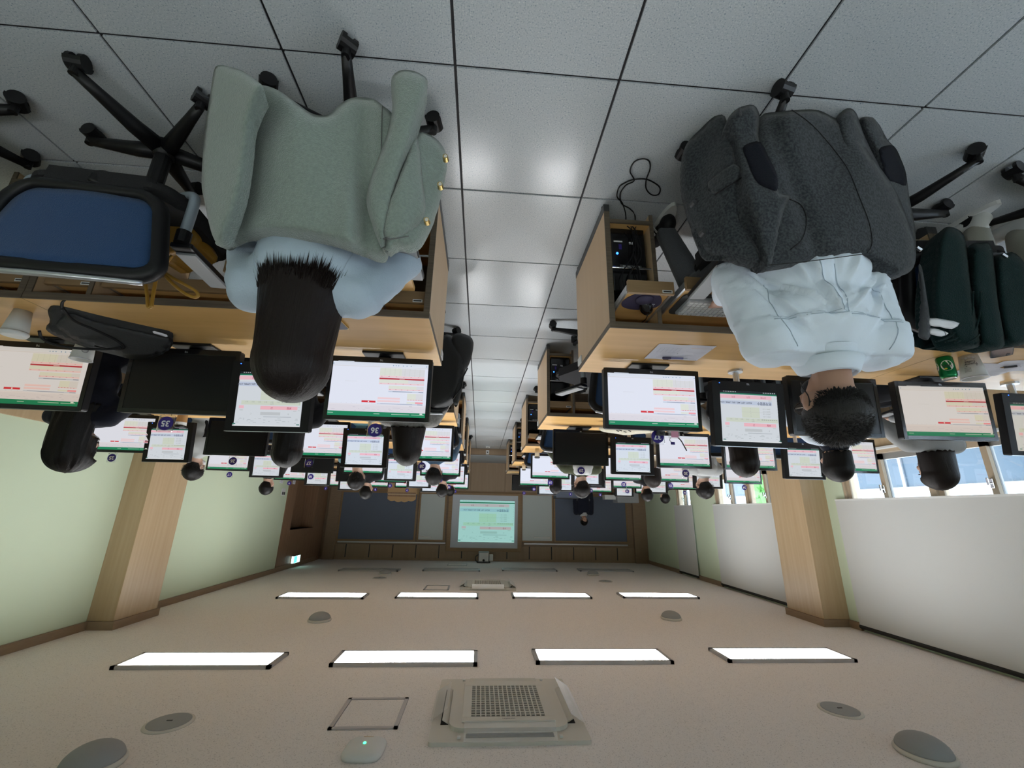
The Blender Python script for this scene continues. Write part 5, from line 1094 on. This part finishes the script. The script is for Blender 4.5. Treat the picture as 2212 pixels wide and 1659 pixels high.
cushion('elbow_patch', z3(s_, ox, oy, [(1527, 380), (1560, 360), (1598, 362), (1630, 420), (1655, 490), (1655, 548), (1610, 535), (1565, 515), (1545, 450)]), lambda u, v: y37c(u, v)-0.004+0.03, 0.008, M['lining'], cg, step=7, D=7, origin=og)
cushion('pocket_flap', z3(s_, ox, oy, [(716, 532), (845, 442), (880, 508), (750, 592)]), lambda u, v: y37a(u, v)-0.008, 0.014, M['c_wool'], cg, step=6, D=6, origin=og, smooth_k=2)
line_px('pocket_opening', z3(s_, ox, oy, [(750, 592), (812, 552), (880, 508)]), lambda u, v: y37a(u, v), 0.0022, M['matte_black'], cg, og, -0.008)
for k, pts in enumerate(([(1100, 610), (1160, 640), (1185, 710), (1165, 800), (1110, 850)], [(1115, 190), (1210, 260), (1300, 360), (1380, 470), (1430, 590), (1480, 720), (1495, 820), (1470, 868)], [(1000, 925), (1200, 905), (1450, 872)])):
    line_px('seam', z3(s_, ox, oy, pts), y37, 0.0014, M['matte_black'], cg, og, -0.004)
for u, v in z3(s_, ox, oy, [(650, 634), (694, 773)]):
    p = at(u, v, y37a(u, v))-V(*og); obj('button', cyl(bmesh.new(), p+V(0, 0.01, 0), p+V(-0.001, -0.012, 0.001), 0.011, 0.009, 16), M['dark_grey'], cg)
for k in range(4):
    u, v = z3(s_, ox, oy, [(866+2*k, 190+9*k)])[0]; p = at(u, v, 1.04)-V(*og); obj('cuff_button', cyl(bmesh.new(), p, p+V(0, -0.006, 0), 0.004, n=10), M['dark_grey'], cg)

# dark green knitted jacket over the chair of seat 38
og = (-1.92, 1.25, 0.0)
gj = thing('draped_jacket', 'dark green ribbed jacket with two white stripes hung over the chair of seat 38', 'jacket', og)
def y38(u, v): return 1.27+0.10*((u-2090)/110)**2+0.008*math.sin((u+0.5*v)/7.0)
cushion('jacket_body', [(1998, 725), (2030, 742), (2062, 748), (2120, 748), (2170, 744), (2215, 733), (2250, 712), (2260, 640), (2235, 590), (2190, 565), (2150, 570), (2090, 600), (2040, 640), (2005, 660), (2000, 690)], y38, 0.10, M['c_green'], gj, step=8, D=20, origin=og)
cushion('sleeve', [(2045, 490), (2078, 502), (2090, 540), (2098, 600), (2112, 680), (2118, 745), (2070, 748), (2042, 705), (2018, 700), (2012, 640), (2018, 570), (2026, 515)], lambda u, v: 1.22, 0.085, M['c_green'], gj, step=7, D=18, origin=og)
cushion('sleeve', [(2098, 533), (2118, 525), (2139, 527), (2150, 575), (2158, 650), (2170, 745), (2120, 748), (2108, 690), (2096, 620)], lambda u, v: 1.225, 0.08, M['c_green'], gj, step=7, D=18, origin=og)
cushion('front_panel', [(2150, 565), (2172, 548), (2195, 548), (2225, 590), (2245, 680), (2225, 735), (2180, 744), (2158, 680)], lambda u, v: 1.24, 0.06, M['c_green'], gj, step=7, D=16, origin=og)
for k in range(9): line_px('rib', [(2022+21*k, 738+1.0*k), (2050+20*k, 728), (2073+18*k, 705), (2083+17*k, 670), (2086+16*k, 630)], lambda u, v: y38(u, v) if u > 2120 else 1.225, 0.0035, M['c_green'], gj, og, 0.0)
for k, pts in enumerate(([(2008, 687), (2040, 690), (2073, 698), (2056, 711), (2030, 706), (2009, 703)], [(2009, 709), (2030, 712), (2049, 720), (2034, 727), (2018, 724), (2009, 721)])):
    cushion('white_stripe', pts, lambda u, v: 1.214+0.002*math.sin(u/6.0), 0.006, M['mask_white'], gj, step=5, D=45, origin=og, smooth_k=2)
cushion('shoulder_strap', [(1984, 575), (1990, 640), (1986, 700), (1986, 728), (2008, 732), (2009, 690), (2002, 640), (1992, 580)], lambda u, v: 1.215, 0.012, M['nylon'], gj, step=6, D=6, origin=og)
for u, v in ((1985, 538), (2170, 553)): p = at(u, v, 1.22)-V(*og); obj('zip_pull', B(p, (0.02, 0.008, 0.012), Euler((0, 0.7, 0)).to_matrix(), 0.002), M['chrome'], gj)

# black coat with a drawcord over the chair of seat 28
og = (0.42, 2.9, 0.0)
bc = thing('draped_coat', 'black coat with a hanging drawcord over the chair of seat 28 by the aisle', 'coat', og)
def y28(u, v): return 2.93-0.10*sstep(930, 1010, u)+0.012*math.sin(u/9.0)
cushion('coat_body', [(900, 872), (935, 884), (960, 880), (978, 868), (992, 850), (1004, 800), (1004, 770), (985, 735), (965, 722), (945, 740), (925, 790), (905, 850)], y28, 0.20, M['nylon'], bc, step=7, D=22, origin=og)
cushion('sleeve', [(985, 880), (978, 860), (985, 810), (985, 770), (975, 735), (985, 720), (1005, 722), (1022, 735), (1020, 765), (1012, 790), (1005, 800), (1000, 830), (994, 860)], lambda u, v: 2.86, 0.10, M['nylon'], bc, step=6, D=14, origin=og)
obj('drawcord', tube(bmesh.new(), [at(u, v, 2.85)-V(*og) for u, v in ((1010, 795), (1000, 815), (996, 838), (985, 852), (978, 862))], 0.005, 6), M['black_plastic'], bc, True)

# mustard handbag on the empty chair
og = (1.2, 1.45, 0.49)
hb = thing('handbag', 'mustard yellow leather handbag with two long handles on the empty chair', 'bag', og)
yb = lambda u, v: 1.40+0.0006*(v-390)
cushion('bag_body', [(300, 400), (365, 405), (385, 430), (415, 470), (437, 520), (402, 547), (370, 556), (340, 560), (330, 500), (318, 450)], yb, 0.14, M['mustard'], hb, step=8, D=14, origin=og)
cushion('bag_base', [(291, 393), (330, 396), (362, 406), (370, 425), (362, 444), (330, 436), (292, 422)], lambda u, v: 1.345, 0.05, M['mustard'], hb, step=6, D=8, origin=og, smooth_k=3)
h1 = [(372, 552), (352, 580), (366, 596), (395, 612), (422, 628), (428, 638), (420, 642), (400, 634), (372, 612), (352, 588), (345, 566)]
h2 = [(352, 566), (338, 600), (330, 640), (327, 661), (320, 662), (318, 640), (314, 600), (322, 570)]
for hh in (h1, h2): obj('handle', tube(bmesh.new(), [p-V(*og) for p in smooth_path([at(u, v, 1.40) for u, v in hh], 5)], 0.0058, 8), M['mustard'], hb, True)
# black fabric tote on the desk of seat 35
og = (1.85, 1.95, 0.70)
tb = thing('tote_bag', 'black nylon tote bag lying on the desk in front of seat 35', 'bag', og)
yt = lambda u, v: max(1.745, 1.755+(v-650)/120*0.29+(u-130)/240*0.10)
cushion('bag_body', [(104, 668), (130, 648), (182, 642), (250, 664), (330, 694), (368, 708), (373, 722), (369, 750), (335, 772), (292, 777), (245, 766), (200, 755), (150, 738), (112, 722), (98, 708), (108, 694)], yt, 0.05, M['nylon'], tb, step=7, D=26, origin=og, thin=lambda u, v: 0.7)
cushion('front_fold', [(150, 675), (200, 690), (260, 705), (330, 720), (368, 730), (362, 752), (320, 770), (270, 768), (215, 752), (165, 735), (140, 720), (120, 702)], lambda u, v: yt(u, v)-0.012, 0.03, M['nylon'], tb, step=7, D=14, origin=og)
for pts in ([(136, 662), (160, 690), (210, 712), (255, 735), (268, 750), (240, 752), (205, 745)], [(86, 712), (92, 728), (120, 742), (170, 750), (230, 752), (262, 748)], [(135, 668), (136, 650), (150, 645), (165, 650)]):
    obj('strap', tube(bmesh.new(), [p-V(*og)+V(0, 0, 0.006) for p in smooth_path([at(u, v, yt(u, v)-0.02) for u, v in pts], 5)], 0.006, 8, flat=0.5), M['matte_black'], tb, True)
cushion('white_tag', [(333, 715), (360, 723), (359, 728), (332, 720)], lambda u, v: yt(u, v)-0.03, 0.004, M['paper'], tb, step=4, D=3, origin=og, smooth_k=2)
# cream cloth bag on the desk of seat 30
og = (-1.6, 3.8, 0.70)
cb_ = thing('cloth_bag', 'cream cloth bag with black line drawings lying on the desk of seat 29', 'bag', og)
yc = lambda u, v: 3.74+(v-925)*0.006
cushion('bag_body', [(1296, 922), (1340, 918), (1400, 920), (1420, 928), (1405, 935), (1375, 938), (1350, 940), (1325, 936), (1300, 932)], yc, 0.05, M['cream_cloth'], cb_, step=5, D=8, origin=og)
for q in ((1340, 930), (1350, 933), (1360, 931), (1334, 931)): p = at(q[0], q[1], yc(*q)-0.004)-V(*og); obj('drawn_mark', B(p, (0.03, 0.004, 0.006), Euler((0, 0.3, 0)).to_matrix()), M['black_print'], cb_)

# ================================================================== SMALL THINGS
def cup(x, y, z, r0, r1, h, lab, m, lid=None, sleeve=None):
    t = thing('paper_cup', lab, 'cup', (x, y, z)); obj('wall', lathe(bmesh.new(), [(r0, 0), (r1, h), (r1-0.002, h), (r0-0.002, 0.006)], 28), m, t, True); obj('rim', tube(bmesh.new(), [(r1*math.cos(a), r1*math.sin(a), h) for a in [2*PI*i/28 for i in range(28)]], 0.0018, 6, True), M['paper'], t, True)
    if lid: obj('lid', lathe(bmesh.new(), [(r1+0.002, h-0.003), (r1+0.003, h+0.004), (r1-0.003, h+0.016), (r1-0.010, h+0.017)], 28), lid, t, True)
    if sleeve: obj('sleeve', lathe(bmesh.new(), [(r0+(r1-r0)*0.18+0.001, h*0.18), (r0+(r1-r0)*0.78+0.001, h*0.78)], 28, cap=False), sleeve, t, True)
    return t
p = atz(2107, 764, HT); c1 = cup(p.x, p.y+0.035, HT, 0.028, 0.040, 0.094, 'printed white paper cup beside the green can on the desk of seat 39', M['paper_cup']); c1.scale = (1.3, 1.3, 1.3)
f_ = Flat(); rg = random.Random(2); gk = (0.10, 0.09, 0.10)
for k in range(5): f_.disc(-0.022+0.011*k, 0.012+0.003*(k % 2), 0.005, (0.45, 0.43, 0.42))
f_.rect(-0.015, 0.048, 0.016, 0.051, gk); f_.text('Yummy', 0, 0.042, 0.012, gk, 'CENTER', 0.0003); f_.text('Coffee', 0.002, 0.032, 0.011, gk, 'CENTER', 0.0003); f_.rect(-0.014, 0.023, 0.016, 0.025, gk)
for k in range(4): f_.rect(0.004, 0.056+0.005*k, 0.022, 0.0575+0.005*k, (0.3, 0.3, 0.3))
def wrap(fl, r0, r1, h, off=0.0008):
    fl.v = [((r0+(r1-r0)*z/h+off-y*0.4)*math.sin(x/(r0+(r1-r0)*0.5)), -(r0+(r1-r0)*z/h+off-y*0.4)*math.cos(x/(r0+(r1-r0)*0.5)), z) for x, y, z in fl.v]; return fl
o = link(bpy.data.objects.new('print', wrap(f_, 0.028, 0.040, 0.094).mesh('print', M['print'])), c1); o.rotation_euler.z = 0.85
p = atz(2053, 767, HT); cn = thing('drink_can', 'green soft drink can with a white oval label on the desk of seat 39', 'can', (p.x, p.y+0.035, HT)); cn.scale = (1.28, 1.28, 1.28)
obj('can_body', lathe(bmesh.new(), [(0.022, 0.0), (0.0265, 0.006), (0.0265, 0.080), (0.0225, 0.090)], 28), M['can_green'], cn, True); obj('can_top', lathe(bmesh.new(), [(0.0225, 0.0895), (0.0232, 0.093), (0.0215, 0.0935), (0.0205, 0.0905), (0.003, 0.0905)], 28), M['chrome'], cn, True); obj('can_foot', lathe(bmesh.new(), [(0.019, -0.0005), (0.0225, 0.0005)], 28), M['chrome'], cn)
f_ = Flat(); f_.disc(0, 0.042, 0.019, (0.75, 0.76, 0.72), rz=0.022); f_.text('TREVI', 0, 0.043, 0.0115, (0.03, 0.03, 0.03), 'CENTER', 0.0004); f_.disc(0.006, 0.055, 0.0045, (0.75, 0.55, 0.02), rz=0.003); f_.rect(-0.012, 0.033, 0.012, 0.034, (0.4, 0.4, 0.4))
o = link(bpy.data.objects.new('print', wrap(f_, 0.0265, 0.0265, 0.09).mesh('print', M['print'])), cn); o2 = o.copy(); COL.objects.link(o2); o2.rotation_euler.z = 2.45; o.rotation_euler.z = 0.75
p = atz(40, 668, HT); cup(p.x, p.y+0.02, HT, 0.030, 0.044, 0.105, 'white paper cup standing beside the black tote bag', M['paper_cup'], lid=M['white_plastic'])
cc = cup(1.985, 2.075, HT, 0.031, 0.043, 0.150, 'white printed paper cup in front of the monitor of seat 34', M['paper_cup']); f_ = Flat(); f_.disc(0, 0.110, 0.011, gk); f_.disc(0, 0.110, 0.0092, (0.55, 0.54, 0.52)); f_.text('NE', -0.026, 0.09, 0.015, gk, 'CENTER', 0.0003); o = link(bpy.data.objects.new('print', wrap(f_, 0.031, 0.043, 0.150).mesh('print', M['print'])), cc); o.rotation_euler.z = -0.85
cup(2.70, 3.88, HT, 0.032, 0.044, 0.15, 'brown takeaway coffee cup with a black lid near the seat 35 sign', M['paper_cup'], lid=M['black_plastic'], sleeve=M['kraft'])
cup(-0.745, 5.63, HT, 0.027, 0.034, 0.115, 'beige takeaway cup with a dark lid on the aisle end of the third desk row', M['c_beige'], lid=M['dark_grey']); cup(-0.745, 7.42, HT, 0.027, 0.034, 0.115, 'beige takeaway cup with a dark lid on the aisle end of the fourth desk row', M['c_beige'], lid=M['dark_grey'])
def phone(x, y, rz, lab, edge):
    t = thing('mobile_phone', lab, 'phone', (x, y, HT), rz); obj('case', prism(bmesh.new(), rrect(0.078, 0.158, 0.014), 0, 0.009), edge, t); obj('glass', prism(bmesh.new(), rrect(0.072, 0.152, 0.012), 0.009, 0.0098), M['gloss_black'], t); return t
phone(0.70, 1.80, 0.12, 'mobile phone with a gold rim on the desk of seat 36', M['gold']); p = atz(2168, 757, HT); ph = phone(p.x, p.y+0.01, 0.9, 'black mobile phone on the desk beside the printed paper cup', M['dark_grey'])
for k in range(2): obj('camera_lens', cyl(bmesh.new(), (-0.022, 0.06-0.02*k, 0.009), (-0.022, 0.06-0.02*k, 0.0115), 0.007, n=14), M['dark_grey'], ph)
def sheet(name, lab, cat, x, y, rz, w=0.297, h=0.21, lines=True, m='paper'):
    t = thing(name, lab, cat, (x, y, HT+0.0006), rz); b = bmesh.new(); n = 10; g = {}
    for i in range(n+1):
        for j in range(3): g[i, j] = b.verts.new((-w/2+w*i/n, -h/2+h*j/2, 0.0010+0.0012*math.sin(i*1.3)+0.001*(j % 2)))
    for i in range(n):
        for j in range(2): b.faces.new((g[i, j], g[i+1, j], g[i+1, j+1], g[i, j+1]))
    r = bmesh.ops.extrude_face_region(b, geom=list(b.faces)); bmesh.ops.translate(b, vec=(0, 0, 0.0006), verts=[q for q in r['geom'] if isinstance(q, bmesh.types.BMVert)]); bmesh.ops.recalc_face_normals(b, faces=b.faces)
    obj('page', b, M[m], t)
    if lines:
        f_ = Flat(); rg = random.Random(8); c = (0.42, 0.42, 0.48)
        for k in range(7): f_.rect(-w*0.45, h*0.40-0.018*k, -w*0.45+w*rg.uniform(0.15, 0.36), h*0.40-0.018*k-0.002, c)
        for k in range(6): f_.rect(w*0.06, h*0.40-0.018*k, w*0.06+w*rg.uniform(0.1, 0.36), h*0.40-0.018*k-0.002, c)
        for k in range(5): f_.rect(w*0.05, -h*0.05-0.015*k, w*0.42, -h*0.05-0.015*k-0.001, c)
        for k in range(6): f_.rect(w*(0.05+0.074*k), -h*0.05-0.06, w*(0.05+0.074*k)+0.001, -h*0.05, c)
        for q in ((-0.46, 0.42), (0.03, 0.42), (0.02, -0.02), (-0.46, -0.40)): f_.rect(w*q[0], h*q[1], w*q[0]+0.005, h*q[1]+0.005, (0.1, 0.1, 0.12))
        f_.rect(-w*0.44, -h*0.38, -w*0.1, -h*0.395, (0.8, 0.55, 0.4))
        me = f_.mesh('print', M['print']); me.transform(Matrix(((1, 0, 0, 0), (0, 0, 1, 0), (0, -1, 0, 0.0042), (0, 0, 0, 1)))); link(bpy.data.objects.new('print', me), t)
    return t
sheet('paper_sheet', 'printed white handout under the pen on the desk of seat 37', 'paper', -1.015, 1.985, 0.02)
pn = thing('ballpoint_pen', 'clear blue ballpoint pen lying on the white handout', 'pen', (-1.02, 2.045, HT+0.011), 0.05); obj('barrel', cyl(bmesh.new(), (-0.045, 0, 0), (0.05, 0, 0), 0.0055, n=12), mat('blue_pen_plastic', (0.16, 0.16, 0.32), 0.3), pn); obj('grip', cyl(bmesh.new(), (0.022, 0, 0), (0.066, 0, 0), 0.0062, n=12), M['purple'], pn); obj('tip', cyl(bmesh.new(), (-0.07, 0, 0), (-0.045, 0, 0), 0.0012, 0.005, 12), M['silver'], pn); obj('pocket_clip', B((0.05, 0, 0.008), (0.03, 0.003, 0.002)), M['purple'], pn)
p = atz(2215, 785, HT); sh2 = sheet('paper_sheet', 'white sheet with a marker on it at the frame edge by the phone', 'paper', p.x-0.02, p.y+0.03, 0.35); mk_ = thing('marker_pen', 'short black marker on the white sheet by the phone', 'pen', (p.x+0.045, p.y+0.03, HT+0.010), 0.6); obj('barrel', cyl(bmesh.new(), (-0.02, 0, 0), (0.03, 0, 0), 0.006, n=10), M['dark_grey'], mk_); obj('tip', cyl(bmesh.new(), (0.03, 0, 0), (0.045, 0, 0), 0.004, 0.001, 10), M['kraft'], mk_)
p = atz(2120, 795, HT); sheet('paper_sheet', 'blank sheet lying under the can and the printed cup', 'paper', p.x-0.06, p.y+0.02, 0.1, lines=False, m='paper')
tt = thing('crumpled_tissue', 'white crumpled tissue on the desk of seat 21', 'tissue', (-0.93, 5.60, HT)); bm = bmesh.new(); s = bmesh.ops.create_icosphere(bm, subdivisions=3, radius=0.04)
for q in s['verts']: q.co = Vector((q.co.x*1.6, q.co.y, max(-0.0, q.co.z*0.7)))*(1+0.35*noise.noise(q.co*60))
obj('tissue', bm, M['mask_white'], tt, True)
# keyboards, mice and the pull-out tray things
def keyboard(x, y, z, lab, tray=False, rz=0.0):
    t = thing('keyboard', lab, 'keyboard', (x, y, z), rz); obj('case', B((0, 0, 0.010), (0.43, 0.145, 0.018), None, 0.004), M['key_grey'], t); b = bmesh.new()
    for j in range(6):
        for i in range(20):
            if j == 0 and 4 <= i <= 8: continue
            box(b, (-0.2+0.4*i/19, -0.055+0.020*j+(0.006 if j == 5 else 0), 0.023), (0.0172, 0.0165, 0.009))
    box(b, (-0.2+0.4*6/19, -0.055, 0.023), (0.10, 0.0165, 0.009)); k = obj('keys', b, M['white_plastic'], t); k['kind'] = 'stuff'
    if tray: obj('rest_frame', prism(bmesh.new(), rrect(0.49, 0.19, 0.03), 0.0, 0.006), M['dark_grey'], t)
    return t
keyboard(-1.10, 1.655, 0.596, 'grey keyboard under the white-shirted man\'s arm, beside the mouse drawer', True); keyboard(0.70, 1.665, 0.596, 'grey keyboard under the hand of the woman in pale blue', True)
mp = thing('mouse_mat', 'purple mouse mat in the pulled-out drawer of seat 37', 'mouse mat', (-0.70, 1.66, 0.5945)); obj('mat', prism(bmesh.new(), [(0.09*math.cos(a)*(0.86+0.14*abs(math.cos(a))), 0.085*math.sin(a)+0.01*math.cos(2*a)) for a in [2*PI*i/32 for i in range(32)]], 0, 0.003), M['purple'], mp); obj('wrist_pad', lathe(bmesh.new(), [(0.04, 0.003), (0.038, 0.012), (0.02, 0.018), (0.001, 0.02)], 24, c=(0.0, -0.03, 0)), M['purple'], mp, True)
for k in range(2): obj('printed_line', B((-0.04, 0.012+0.014*k, 0.0034), (0.05, 0.004, 0.0006)), M['white_print'], mp)
ms = thing('mouse', 'glossy black mouse on the purple mat', 'mouse', (-0.735, 1.70, 0.5976), 0.5); me = melt([('e', V(0, 0, 0.004), (0.031, 0.056, 0.030))], 0.004, 2, 'shell')
for q in me.vertices: q.co.z = max(0.0, q.co.z)
obj('shell', me, M['gloss_black'], ms, True); obj('cable', tube(bmesh.new(), smooth_path([(0, 0.055, 0.01), (0.02, 0.12, 0.008), (0.07, 0.16, 0.02), (0.03, 0.2, 0.01)]), 0.002, 6), M['black_plastic'], ms, True); obj('wheel', cyl(bmesh.new(), (-0.003, 0.025, 0.030), (0.003, 0.025, 0.030), 0.006, n=12), M['dark_grey'], ms)
rl = thing('usb_receiver', 'small red indicator light under the desk edge of seat 37', 'receiver', (-1.22, 1.80, 0.655)); obj('body', B((0, 0, 0), (0.05, 0.02, 0.012), None, 0.003), M['black_plastic'], rl); obj('light', cyl(bmesh.new(), (0, -0.013, 0), (0, -0.009, 0), 0.005, n=12), M['led_red'], rl)
bk = thing('wooden_board', 'small beech board standing in the open tray of seat 36', 'board', (0.40, 1.58, 0.605)); obj('board', B((0, 0, 0.0), (0.16, 0.12, 0.02), None, 0.002), M['beech'], bk)
# looped black cable on the floor by seat 37
cd = thing('floor_cable', 'thin black cable looped on the floor tiles beside seat 37', 'cable', (-0.68, 1.6, 0)); og = V(-0.68, 1.6, 0)
pts = [atz(u, v, 0.006)-og for u, v in ((1352, 470), (1345, 440), (1333, 425), (1337, 405), (1350, 395), (1368, 388), (1395, 387), (1418, 398), (1426, 408), (1422, 420), (1408, 421), (1396, 408), (1396, 388), (1404, 365), (1402, 348), (1388, 343), (1370, 350), (1361, 370), (1370, 390), (1352, 400), (1340, 418), (1343, 440), (1362, 452), (1372, 470))]
up = [pts[0]+V(0.0, 0.05, 0.10), pts[0]+V(0.0, 0.08, 0.25)]
obj('cord', tube(bmesh.new(), smooth_path(up[::-1]+pts+[pts[-1]+V(0, 0.05, 0.12)], 6), 0.0032, 6), M['black_plastic'], cd, True)
# the stage: lectern, grey podium, equipment box
lc = thing('wooden_lectern', 'wooden lectern with two dark stripes and a scalloped top on the stage', 'lectern', (2.03, 11.35, 0.18)); w = 0.36
o_ = [(-w, 0), (w, 0), (w, 1.10)]+[(w-2*w*i/24, 1.10+0.03*abs(math.sin(PI*i/6.0))+0.05*math.sin(PI*i/24)) for i in range(1, 24)]+[(-w, 1.10)]
obj('front', prism(bmesh.new(), o_, 0.0, 0.03, FACE_Y), M['kraft'], lc)
for z in (0.93, 1.00): obj('dark_stripe', B2(-w+0.005, w-0.005, -0.004, 0.0, z, z+0.035), M['door_wood'], lc)
obj('pale_stripe', B2(-w+0.005, w-0.005, -0.003, 0.0, 0.97, 0.985), M['c_beige'], lc)
for s in (-1, 1): obj('side', B2(s*w-0.015, s*w+0.015, 0.03, 0.45, 0, 0.97), M['kraft'], lc)
obj('desk_top', B((0, 0.22, 0.93), (2*w-0.03, 0.42, 0.025), Euler((-0.2, 0, 0)).to_matrix()), M['kraft'], lc)
pd = thing('instructor_podium', 'dark grey podium cabinet in front of the instructor', 'podium', (-2.25, 11.05, 0.18)); obj('cabinet', B2(-0.29, 0.29, 0, 0.40, 0, 0.98, 0.008), M['board_blue'], pd); obj('top', B2(-0.30, 0.30, -0.01, 0.41, 0.98, 1.0, 0.004), M['dark_grey'], pd); obj('door', B2(-0.26, 0.26, -0.012, 0, 0.06, 0.9, 0.004), M['board_blue'], pd)
pn2 = thing('equipment_box', 'grey equipment box on a cabinet at the left front corner', 'equipment', (-4.05, 11.8, 0.18)); obj('cabinet', B2(-0.33, 0.33, -0.25, 0.25, 0, 0.78, 0.006), M['front_wood'], pn2); obj('housing', B2(-0.30, 0.30, -0.22, 0.22, 0.78, 1.06, 0.02), M['grey_plastic'], pn2); obj('vent', B2(-0.2, 0.0, -0.225, -0.218, 0.88, 0.97), M['mid_grey'], pn2); obj('side_tray', B2(0.31, 0.62, -0.12, 0.12, 0.86, 0.98, 0.01), M['white_plastic'], pn2)
# wall boxes on the stage riser and in the aisle
ob = thing('floor_outlet', 'small white floor outlet at the end of the aisle', 'outlet', (-0.14, 10.45, 0.0)); obj('plate', B2(-0.05, 0.05, -0.12, 0.05, 0, 0.012, 0.003), M['white_plastic'], ob); obj('socket', B2(-0.02, 0.02, -0.06, -0.02, 0.012, 0.015), M['dark_grey'], ob)
ob = thing('riser_outlet', 'white wall outlet on the stage riser at the end of the aisle', 'outlet', (-0.14, 10.70, 0.095)); obj('plate', B((0, -0.008, 0), (0.08, 0.012, 0.11), None, 0.003), M['white_plastic'], ob); obj('socket', B((0, -0.015, 0), (0.03, 0.004, 0.03)), M['dark_grey'], ob)
# things clipped on top of the monitors of the nearest row
wc = thing('webcam', 'small dark webcam clipped beside the sign reading 37', 'webcam', (-0.975, 2.205, 1.083)); obj('body', B((0, 0, 0.012), (0.045, 0.03, 0.022), None, 0.006), M['dark_grey'], wc); obj('hinge', B((0, 0.012, -0.008), (0.03, 0.05, 0.012), None, 0.003), M['silver'], wc); obj('lens', cyl(bmesh.new(), (0, -0.018, 0.013), (0, -0.013, 0.013), 0.007, n=14), M['gloss_black'], wc)
po = thing('card_pouch', 'clear pouch with a pink card hanging on the monitor beside the webcam', 'pouch', (-1.045, 2.19, 1.088)); obj('sleeve', B((0, 0, 0.012), (0.062, 0.010, 0.046), None, 0.003), M['film'], po); obj('pink_card', B((-0.004, 0, 0.012), (0.040, 0.004, 0.034), None, 0.001), M['pink'], po); obj('blue_tag', B((0.012, 0.0, 0.062), (0.022, 0.003, 0.014)), M['navy_disc'], po)
obj('cord', tube(bmesh.new(), smooth_path([V(-0.02, 0, 0.03), V(-0.035, 0, 0.045), V(-0.05, 0, 0.075), V(-0.062, 0, 0.10)]), 0.003, 6), M['black_plastic'], po, True); obj('tag_string', tube(bmesh.new(), smooth_path([V(0.022, 0, 0.03), V(0.028, 0, 0.045), V(0.018, 0, 0.056)]), 0.0015, 6), M['black_plastic'], po, True)
